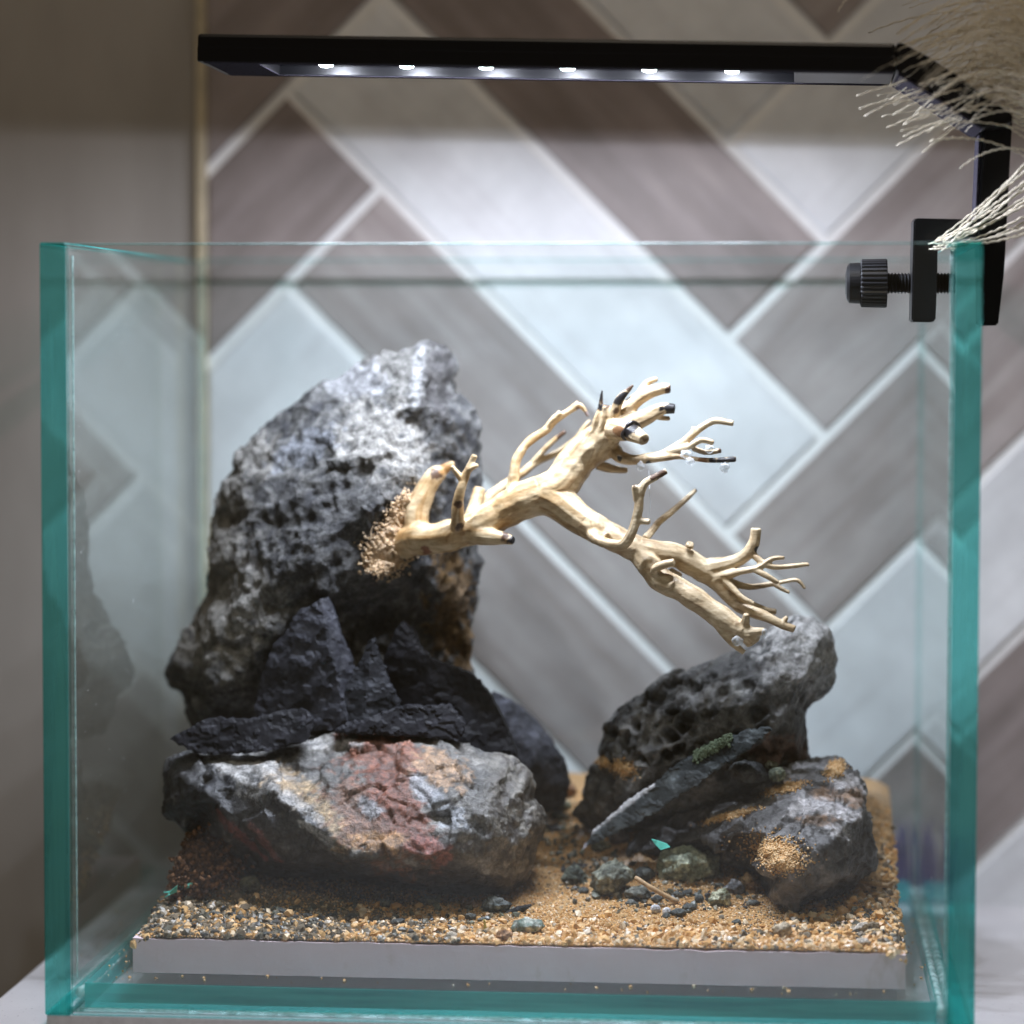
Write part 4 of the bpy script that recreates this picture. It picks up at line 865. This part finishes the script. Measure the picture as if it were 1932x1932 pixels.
pale = sm(1010, 1180, p[:, 0]); wc = wc*(1-.55*pale[:, None])+.55*pale[:, None]*np.array((.60, .50, .355))*(1-.30*sm(.05, .55, grain)[:, None])*(1+.15*nz(wv, 2, (7, 7, 7), 3))[:, None]
BRK, BLK = (.085, .045, .025), (.012, .010, .012)
for x, y, r, c, dlo, dhi in [(215,690,22,BRK,0,9),(212,795,20,BRK,0,9),(110,552,34,BRK,0,20),(150,520,30,(.35,.19,.07),0,20),(430,838,26,BRK,0,20),(462,852,30,BLK,0,20),(690,365,34,BRK,0,20),(884,180,42,BLK,0,20),(872,238,26,BLK,0,20),(985,180,26,BLK,0,20),(960,205,24,BLK,0,20),(1015,142,24,BRK,0,20),(905,222,22,BRK,0,20),(950,250,20,BRK,0,20),
    (1198,150,24,BRK,0,20),(1205,242,34,BLK,0,20),(1160,240,14,BLK,0,20),(955,345,30,(.20,.10,.045),0,7.9),(1000,350,30,BLK,0,7.5),(1030,330,30,BLK,0,7.5),(1080,388,16,(.16,.09,.04),0,6.6),(1092,415,14,BLK,0,7),(965,475,13,BLK,0,8.3),(1098,498,16,BLK,0,9),(1410,405,14,(.4,.2,.08),0,20),(1436,434,16,BRK,0,20),(1400,484,18,BLK,0,20),(1440,482,26,BLK,0,20),(1490,478,26,BLK,0,20),(1350,478,24,(.22,.11,.05),0,20),
    (1160,545,28,BRK,0,20),(1120,560,18,BRK,0,20),(1033,602,8,BRK,0,20),(1605,898,18,BLK,0,20),(900,848,12,(.4,.3,.16),0,20),(1590,1350,16,(.45,.33,.18),0,20),(60,900,22,(.28,.13,.08),0,20),(1010,525,14,BRK,0,20),(1325,620,10,BRK,0,20),(770,240,12,(.2,.12,.1),0,20),(808,265,14,(.25,.2,.2),0,20)]:
    cx, cy = A5(x, y); e = np.hypot(p[:, 0]-cx, p[:, 1]-cy)*2.477/r+.6*nz(wv, 4.0, (x, y, 1), 4)
    t = (1-sm(.7, 1.05, e))*((wv[:, 1] < dhi) & (wv[:, 1] > dlo)); wc = wc*(1-t[:, None])+np.array(c)*t[:, None]
m, nt, out = newmat('driftwood'); vv = coords(nt, 100, (.7, 2.0, 2.0)); at = N(nt, 'ShaderNodeAttribute', attribute_name='Col'); n1 = noise_node(nt, vv, 2.6, 7, .65); n2 = noise_node(nt, vv, 9, 4, .6)
c = mixc(nt, at.outputs['Color'], ramp(nt, n1, [(.34, (.70, .63, .54)), (.60, (1.1, 1.1, 1.1))]), 1.0, 'MULTIPLY')
principled(nt, out, c, .46, n2, .35, .0003, **{'Specular_IOR_Level': .4}); M['wood'] = m
base = P(*A5(-110, 940), 9.5)
dw = thing('driftwood', base, 'pale branching driftwood glued to the tall rock, with dark broken tips', 'driftwood')
mesh_obj('branches', wv, wq, M['wood'], dw, True, None, np.clip(wc*.95, .003, 1))
# dark knot ring round the stub that faces the viewer
pts = []; c0, c1 = P(*A5(1015, 345), 7.0), P(*A5(1080, 388), 6.4); ax = (c1-c0)/np.linalg.norm(c1-c0); e1 = np.cross(ax, [0, 0, 1]); e1 /= np.linalg.norm(e1); e2 = np.cross(ax, e1)
for k in range(25): a = 2*math.pi*k/24; pts.append(c0+ax*.06+(math.cos(a)*e1+math.sin(a)*e2)*(.32+.03*math.sin(3*a)))
V, Fc = tube(pts, .075*(1+.3*np.sin(np.arange(25))), 8, False); M['bark'] = m_plain('bark', (.020, .016, .016), .3, 14, .4, .4); mesh_obj('bark_ring', V, Fc, M['bark'], dw)
# sawdust glued over the joint with the rock
ce, si, co = [], [], []
v, q = ROCKS['tall rough grey rock standing behind the black slates, with the driftwood glued to it']; bvh = BVHTree.FromPolygons([Vector(x) for x in v.tolist()], q.tolist()); wbv = BVHTree.FromPolygons([Vector(x) for x in wv.tolist()], wq.tolist())
for _ in range(7000):
    t = random.random(); x, y = 1150+200*(1-t)+random.gauss(0, 30), 930+330*t+random.gauss(0, 30)
    if random.random() < .25: x, y = random.gauss(1225, 50), random.gauss(1190, 50)
    d = Vector(ray(*A4(x, y))).normalized(); h, hw = bvh.ray_cast(Vector(CAM), d), wbv.ray_cast(Vector(CAM), d)
    if h[0] is None or (hw[0] is not None and hw[3] < h[3] and (h[3]-hw[3] > .7 or random.random() < .6)): continue
    ce.append(np.array(h[0])-np.array(d)*random.uniform(-.02, .22)); si.append(random.uniform(.022, .06)); b = random.uniform(.85, 1.15); co.append(random.choice([(.62*b, .45*b, .29*b), (.68*b, .52*b, .36*b), (.56*b, .39*b, .23*b)]))
V, Fc, cl = grain_mesh(np.array(ce), np.array(si), np.array(co), 21); M['sawdust'] = m_attr('sawdust', .8, .2)
tag(mesh_obj('sawdust', V, Fc, M['sawdust'], dw, True, None, cl), kind='stuff')
m, nt, out = newmat('glue'); d = N(nt, 'ShaderNodeBsdfPrincipled'); d.inputs['Base Color'].default_value = (.85, .87, .88, 1); d.inputs['Roughness'].default_value = .12
t = N(nt, 'ShaderNodeBsdfTransparent'); t.inputs[0].default_value = (.95, .96, .97, 1); mx = N(nt, 'ShaderNodeMixShader'); mx.inputs[0].default_value = .68
nt.links.new(d.outputs[0], mx.inputs[1]); nt.links.new(t.outputs[0], mx.inputs[2]); nt.links.new(mx.outputs[0], out.inputs[0]); M['glue'] = m
for x, y, rx, ry, dp in [(1062, 510, 18, 22, 7.6), (1455, 515, 22, 24, 7.25), (1275, 455, 26, 20, 7.2), (1295, 488, 20, 18, 7.1), (1385, 430, 22, 20, 7.1), (1515, 1325, 26, 24, 5.6), (1640, 1290, 12, 22, 5.5)]:
    bm = bmesh.new(); bmesh.ops.create_icosphere(bm, subdivisions=3, radius=1); c_ = P(*A5(x, y), dp)
    for v in bm.verts:
        k = 1+.35*noise.fractal(v.co*1.6+Vector((x, y, 0)), 1, 2, 3); v.co = Vector(c_)+Vector((v.co.x*rx*K5*k, v.co.y*rx*K5*.6*k, v.co.z*ry*K5*k))
    bm_obj('glue_blob', bm, M['glue'], dw, True)
for pts in ([(1106, 640, 6.25), (1108, 690, 6.2), (1100, 750, 6.2)], [(1100, 520, 7.4), (1103, 580, 6.8), (1106, 640, 6.25)]):
    V, Fc = tube(spline([P(*A5(a, b), c) for a, b, c in pts], 10), .012, 5); mesh_obj('glue_thread', V, Fc, M['glue'], dw)

# ------------------------------------------------------------------ twigs, leaves, shards
M['twig'] = m_plain('twig', (.42, .28, .15), .6, 6, .35, .4)
def twig(label, f, pts, r, extra=()):
    V, Fc = [], []
    for pp in (pts, *extra):
        w_ = [P(*f(x, y), d) for x, y, d in pp]; n = max(8, len(pp)*5); sp = spline(w_, n); rr = r*(1+.2*np.array([noise.noise(Vector(q)*4) for q in sp])); rr[-1] *= 1.25
        a, b = tube(sp, rr*(1 if pp is pts else .7), 8); o_ = len(V); V += a; Fc += [[i+o_ for i in g] for g in b]
    tag(mesh_obj('twig', V, Fc, M['twig'], None, True), label, 'twig')
gy = lambda f, x, y: float(ground(*f(x, y))[1])
twig('thin straight twig lying over the green stones', A7, [(498, 1262, gy(A7, 498, 1380)-.3), (570, 1308, gy(A7, 570, 1390)-.3), (690, 1375, gy(A7, 690, 1385))], .085)
twig('pale forked twig poking out right of the sloping rock', A7, [(1500, 1272, 8.0), (1590, 1290, 7.8), (1676, 1304, 7.6)], .10, [[(1660, 1298, 7.6), (1685, 1280, 7.5)]])
twig('short dark bent twig at the right edge of the sand', A7, [(1612, 1362, 6.2), (1632, 1368, 6.1), (1644, 1400, 6.0)], .07)
def leaf(name, label, f, tri_, y, mat, cat='leaf'):
    c3 = [P(*f(a, b), y+.15*random.uniform(-1, 1)) for a, b in tri_]; bm = bmesh.new()
    vs = [bm.verts.new(c) for c in c3]; fc = bm.faces.new(vs); bmesh.ops.triangulate(bm, faces=[fc]); g = bm.faces[:]
    r_ = bmesh.ops.extrude_face_region(bm, geom=g); bmesh.ops.translate(bm, verts=[e for e in r_['geom'] if isinstance(e, bmesh.types.BMVert)], vec=(0, .035, .01))
    bmesh.ops.recalc_face_normals(bm, faces=bm.faces); tag(bm_obj(name, bm, mat), label, cat)
M['cyan'] = m_plain('cyan', (.10, .52, .42), .45, 4, .2); M['yellow'] = m_plain('yellow', (.55, .52, .10), .5, 4, .2)
leaf('plastic_shard', 'turquoise pointed shard behind the largest green stone', A7, [(573, 1088), (600, 1094), (640, 1108), (658, 1124), (615, 1137), (590, 1112)], 5.6, M['cyan'], 'shard')
leaf('plastic_shard', 'turquoise torn shard at the left end of the peat crumbs', A6, [(95, 1078), (125, 1072), (160, 1045), (155, 1078), (118, 1092), (96, 1104), (120, 1082)], 5.2, M['cyan'], 'shard')
leaf('plastic_shard', 'turquoise shard higher on the brown peat crumbs', A6, [(165, 1050), (195, 1042), (232, 1030), (222, 1052), (198, 1062)], 5.6, M['cyan'], 'shard')
leaf('leaf_sliver', 'tiny yellow leaf sliver standing in the front sand', A6, [(1562, 1200), (1572, 1210), (1580, 1245), (1572, 1262), (1560, 1250), (1566, 1225)], 3.6, M['yellow'])

# ------------------------------------------------------------------ purple plant behind the tank
M['purple'] = m_plain('purple', (.055, .03, .16), .5, 3, .4)
pl = thing('purple_grass_plant', (P(1700, 1650, 23.3)[0], 23.3, -.5), 'little purple grass plant standing behind the tank at right', 'plant')
b0 = P(1705, 1640, 23.3)
for i in range(9):
    x0 = b0[0]+(i-4)*.24; ln = random.uniform(-.5, .5); h = random.uniform(1.2, 2.3); y = 23.3+random.uniform(-.3, .3)
    sp = spline([(x0, y, -.5), (x0+ln*.2, y, b0[2]+.3*h), (x0+ln*.6, y, b0[2]+.75*h), (x0+ln*1.3, y, b0[2]+h)], 10)
    V, Fc = tube(sp, np.linspace(.10, .015, 10), 5); mesh_obj('blade', V, Fc, M['purple'], pl)

# ------------------------------------------------------------------ clamp-on lamp
lamp = thing('aquarium_lamp', (15.4, 4.2, 23), 'slim black clamp-on lamp with six lit diodes over the tank', 'lamp')
LY0, LY1 = 2.7, 7.6
a, b = P(372, 63, LY0), P(372, 117, LY0); c_, d_ = P(1690, 82, LY0), P(1690, 135, LY0)
ang = math.atan2(c_[2]-a[2], c_[0]-a[0]); L = math.hypot(c_[0]-a[0], c_[2]-a[2]); TH = (a[2]-b[2]+c_[2]-d_[2])/2
RZ = Matrix.Translation(Vector((a[0], 0, a[2]))) @ Matrix.Rotation(-ang, 4, 'Y')
bm = bmesh.new(); RD = .27                                        # an open-bottomed tray
box(bm, (0, LY0, -TH+RD+.1), (L, LY1, 0), .1); box(bm, (.12, LY0+.003, -TH), (L, LY0+.55, -TH+RD+.25), .03); box(bm, (.12, LY1-.55, -TH), (L, LY1-.003, -TH+RD+.25), .03)
box(bm, (.003, LY0+.004, -TH), (2.0, LY1-.004, -TH+RD+.24), .05); box(bm, (L-3.2, LY0+.006, -TH), (L-.003, LY1-.006, -TH+RD+.24), .03)
bmesh.ops.transform(bm, matrix=RZ, verts=bm.verts); bm_obj('lamp_housing', bm, M['black'], lamp)
bm = bmesh.new(); box(bm, (1.9, LY0+.56, -TH+RD+.02), (L-3.1, LY1-.56, -TH+RD+.09), 0); bmesh.ops.transform(bm, matrix=RZ, verts=bm.verts); bm_obj('diode_board', bm, M['cavity'], lamp)
for y0, y1, x0, x1, nm in ((LY0+.03, LY0+.5, .2, L-.05, 'lit_rim'), (LY1-.5, LY1-.03, .2, L-.05, 'lit_rim')):
    bm = bmesh.new(); box(bm, (x0, y0, -TH-.02), (x1, y1, -TH+.01), .008); bmesh.ops.transform(bm, matrix=RZ, verts=bm.verts); bm_obj(nm, bm, M['lit_plastic'], lamp)  # thin strips that put the rim's bounce light into a lighter tone
bm = bmesh.new(); box(bm, (.25, LY0+.52, -TH-.018), (1.98, LY1-.52, -TH+.01), .008); bmesh.ops.transform(bm, matrix=RZ, verts=bm.verts); bm_obj('lit_rim', bm, M['lit_plastic'], lamp)
leds = []
for px in (616, 768, 918, 1072, 1226, 1382):
    x = P(px, 132, 5.15)[0]-a[0]; cy = 5.15; bm = bmesh.new()
    box(bm, (x-.26, cy-.26, -TH+RD-.06), (x+.26, cy+.26, -TH+RD+.03), .03); bmesh.ops.transform(bm, matrix=RZ, verts=bm.verts); o = bm_obj('diode', bm, M['led_base'], lamp)
    bm = bmesh.new(); bmesh.ops.create_uvsphere(bm, u_segments=14, v_segments=8, radius=.27)
    for v in bm.verts: v.co = Vector((x+v.co.x, cy+v.co.y, -TH+RD-.06+v.co.z*.45))
    bmesh.ops.transform(bm, matrix=RZ, verts=bm.verts); bm_obj('diode_lens', bm, M['led'], lamp); leds.append(RZ @ Vector((x, cy, -TH+RD-.16)))
for i, p_ in enumerate(leds):
    ld = bpy.data.lights.new('diode_light', 'POINT'); ld.energy = LED_POINT; ld.shadow_soft_size = .0013; ld.color = (.82, .86, 1.0)
    o = bpy.data.objects.new('diode_light', ld); C.objects.link(o); o.location = (p_+Vector((0, 0, .03)))*CM-lamp.location; o.parent = lamp
    ld = bpy.data.lights.new('diode_beam', 'AREA'); ld.shape = 'DISK'; ld.size = .004; ld.energy = LED_AREA; ld.color = (.82, .86, 1.0)
    o = bpy.data.objects.new('diode_beam', ld); C.objects.link(o); o.location = (p_+Vector((0, 0, -.02)))*CM-lamp.location; o.parent = lamp
# arm: sloping piece, upright, and the clamp
def prism(pts, y0, y1, mat, name, bev=.06, parent=lamp):
    bm = bmesh.new(); lo_ = [bm.verts.new((p[0], y0, p[2])) for p in pts]; f = bm.faces.new(lo_)
    r_ = bmesh.ops.extrude_face_region(bm, geom=[f]); bmesh.ops.translate(bm, verts=[e for e in r_['geom'] if isinstance(e, bmesh.types.BMVert)], vec=(0, y1-y0, 0))
    bmesh.ops.recalc_face_normals(bm, faces=bm.faces)
    if bev: bmesh.ops.bevel(bm, geom=bm.edges[:], offset=bev, segments=2, affect='EDGES')
    return bm_obj(name, bm, mat, parent)
q3 = lambda L_, y: [P(*A3(x, z), y) for x, z in L_]
AY = LY0
prism(q3([(560,245),(600,247),(640,270),(750,328),(900,425),(1080,560),(1225,655),(1222,700),(1068,722),(1062,735),(900,610),(740,500),(562,410)], AY+.05), AY+.05, LY1-.05, M['black'], 'arm_slope', .04)
prism(q3([(1066,705),(1222,690),(1206,960),(1190,1280),(1175,1560),(1140,1858),(1040,1860),(1035,1500),(1030,1250),(1045,960)], AY+2.3), AY+2.3, LY1-.3, M['black'], 'arm_upright', .05)
prism(q3([(575,412),(1060,728),(1050,738),(565,424)], AY+.15), AY+.15, LY1-.15, M['lit_plastic'], 'arm_lining', 0)
prism(q3([(1032,745),(1046,745),(1024,1246),(1010,1246)], AY+2.45), AY+2.45, LY1-.4, M['lit_plastic'], 'arm_lining', 0)
jaw = prism(q3([(658,1252),(670,1246),(1036,1254),(1036,1352),(796,1352),(793,1600),(783,1832),(770,1840),(645,1838),(652,1500)], AY+2.6), AY+2.6, LY1-.2, M['black_jaw'], 'clamp_jaw', .05)
def lathe_x(prof, cz, cy, seg=40, mat=None, name='', teeth=0, tamp=0, parent=None):
    V, Fc = [], []
    for x, r in prof:
        for k in range(seg):
            a_ = 2*math.pi*k/seg; rr = r*(1+(tamp*(1 if (k//2) % 2 else -1) if teeth and r > .5 else 0)); V.append((x, cy+rr*math.cos(a_), cz+rr*math.sin(a_)))
    for i in range(len(prof)-1):
        for k in range(seg): Fc.append([i*seg+k, i*seg+(k+1) % seg, (i+1)*seg+(k+1) % seg, (i+1)*seg+k])
    Fc += [list(range(seg)), [(len(prof)-1)*seg+k for k in range(seg)][::-1]]
    return mesh_obj(name, V, Fc, mat, parent or lamp, False)
ky = AY+4.1; kc = P(*A3(600, 1618), ky); K3 = 1/(2.1467*1.41045)*.0177
kx = lambda x: P(*A3(x, 1618), ky)[0]
prof = []
x = kx(505); x1 = kx(895); i = 0
while x < x1: prof.append((x, (62 if i % 2 else 50)*K3)); x += .055; i += 1
lathe_x(prof, kc[2], ky, 20, M['black_jaw'], 'clamp_screw')
kn = lathe_x([(kx(352), 118*K3), (kx(360), 134*K3), (kx(498), 137*K3), (kx(505), 132*K3)], kc[2], ky, 124, M['black_jaw'], 'clamp_knob', 1, .03)
lathe_x([(kx(268), 60*K3), (kx(275), 95*K3), (kx(290), 115*K3), (kx(350), 118*K3), (kx(354), 100*K3)], kc[2], ky, 40, M['black'], 'knob_cap', 0, 0, kn)

# ------------------------------------------------------------------ pampas plume at the top right
M['plume'] = m_plain('plume', (.80, .73, .58), .7, 8, .22)
plume = thing('pampas_plume', (21, 2, 30), 'dry cream pampas plume hanging in from the upper right over the lamp arm', 'dried plant')
def fibre(p0, p1, y0, y1, sag, r, beads=True):
    n = 40; a_ = np.array(P(*p0, y0)); b_ = np.array(P(*p1, y1)); t = np.linspace(0, 1, n)[:, None]
    sp = a_*(1-t)+b_*t; sp[:, 2] += (sag*4*t*(1-t))[:, 0]; ph = random.uniform(0, 6)
    tt = np.arange(n); sp[:, 2] += .018*np.sin(tt*1.9+ph); sp[:, 0] += .012*np.cos(tt*1.9+ph)
    rr = r*(1+.28*np.sin(tt*2.6+ph))*np.linspace(1.1, .5, n); return tube(sp, rr, 4)
def fib_obj(*a_): V, Fc = fibre(*a_); mesh_obj('fibre', V, Fc, M['plume'], plume)
R = random.Random(3)
for i in range(105):                           # main sweep, in two layers
    t = R.random(); y0_, y1_ = 20+300*t+R.gauss(0, 18), None
    sx, sy_ = A3(1420, 30+760*t+R.gauss(0, 30)); ln = R.uniform(.5, 1.0); tx, ty = A3(1288-ln*R.uniform(500, 900), 60+640*t+R.uniform(-20, 60)+ln*80)
    fib_obj((sx, sy_), (tx, ty), R.uniform(1.5, 5.0), R.uniform(1.5, 5.0), R.uniform(.2, 1.0), R.uniform(.022, .036))
for tx, ty, sx, sy_ in [(560, 832, 1400, 560), (705, 875, 1330, 470), (595, 780, 1400, 600), (505, 730, 1400, 500), (608, 708, 1400, 520), (540, 655, 1400, 480), (545, 595, 1400, 470), (345, 620, 1400, 400), (330, 548, 1400, 330), (380, 662, 1400, 430), (460, 338, 1400, 150), (515, 290, 1400, 120), (920, 962, 1400, 900), (575, 250, 1400, -60), (225, 65, 480, -60), (1350, 830, 930, 590), (1400, 960, 750, 808), (930, 310, 1400, 620), (1060, 30, 1350, 520)]:
    fib_obj(A3(sx, sy_), A3(tx, ty), R.uniform(2.6, 3.5), R.uniform(2.8, 3.5), R.uniform(.1, .5), .034)
for i in range(13):                           # the bright bundle hanging to the clamp
    tx, ty = A3(742+abs(R.gauss(0, 45)), 1440-abs(R.gauss(0, 60))); sx, sy_ = A3(1420, 780+i*42+R.gauss(0, 14))
    fib_obj((sx, sy_), (tx, ty), R.uniform(3.4, 4.6), R.uniform(4.4, 5.1), R.uniform(-.35, .05), .040)
for sx, sy_, tx, ty in [(1420, 1180, 1058, 1378), (1420, 1215, 1065, 1372), (1420, 1260, 1090, 1380)]: fib_obj(A3(sx, sy_), A3(tx, ty), 4.4, 4.6, -.1, .03)
V, Fc = [], []
for i in range(150):                          # the finer fluff
    sx, sy_ = A3(1500, R.uniform(-260, 700)); t = R.random(); tx, ty = A3(1288-R.uniform(150, 1000)*t, R.uniform(-120, 640))
    a_, f_ = fibre((sx, sy_), (tx, ty), R.uniform(-2, 6), R.uniform(-2, 6), R.uniform(0, 1.2), R.uniform(.009, .02)); o_ = len(V); V += a_; Fc += [[k+o_ for k in g] for g in f_]
tag(mesh_obj('fluff', V, Fc, M['plume'], plume), kind='stuff')
V, Fc = tube(spline([P(*A3(1560, 1500), -1.5), P(*A3(1530, 900), -1.5), P(*A3(1500, 300), -1.5), P(*A3(1440, -400), -1.5)], 20), .16, 8); mesh_obj('stem', V, Fc, M['plume'], plume)

for nm,f,x,y in [('valley',A7,60,1100),('valleytop',A7,150,900),('slabtip',A7,260,1150),('G1',A7,760,1330),('G2',A7,370,1370),('RFfoot',A7,1220,1475),('RFleft',A7,400,1210),('pit foot',A7,250,1000),('FRright',A6,1760,1050),('FRmid',A6,1150,1130),('FRleft',A6,200,1000)]:
    print('DBG',nm,np.round(ground(*f(x,y)),2))
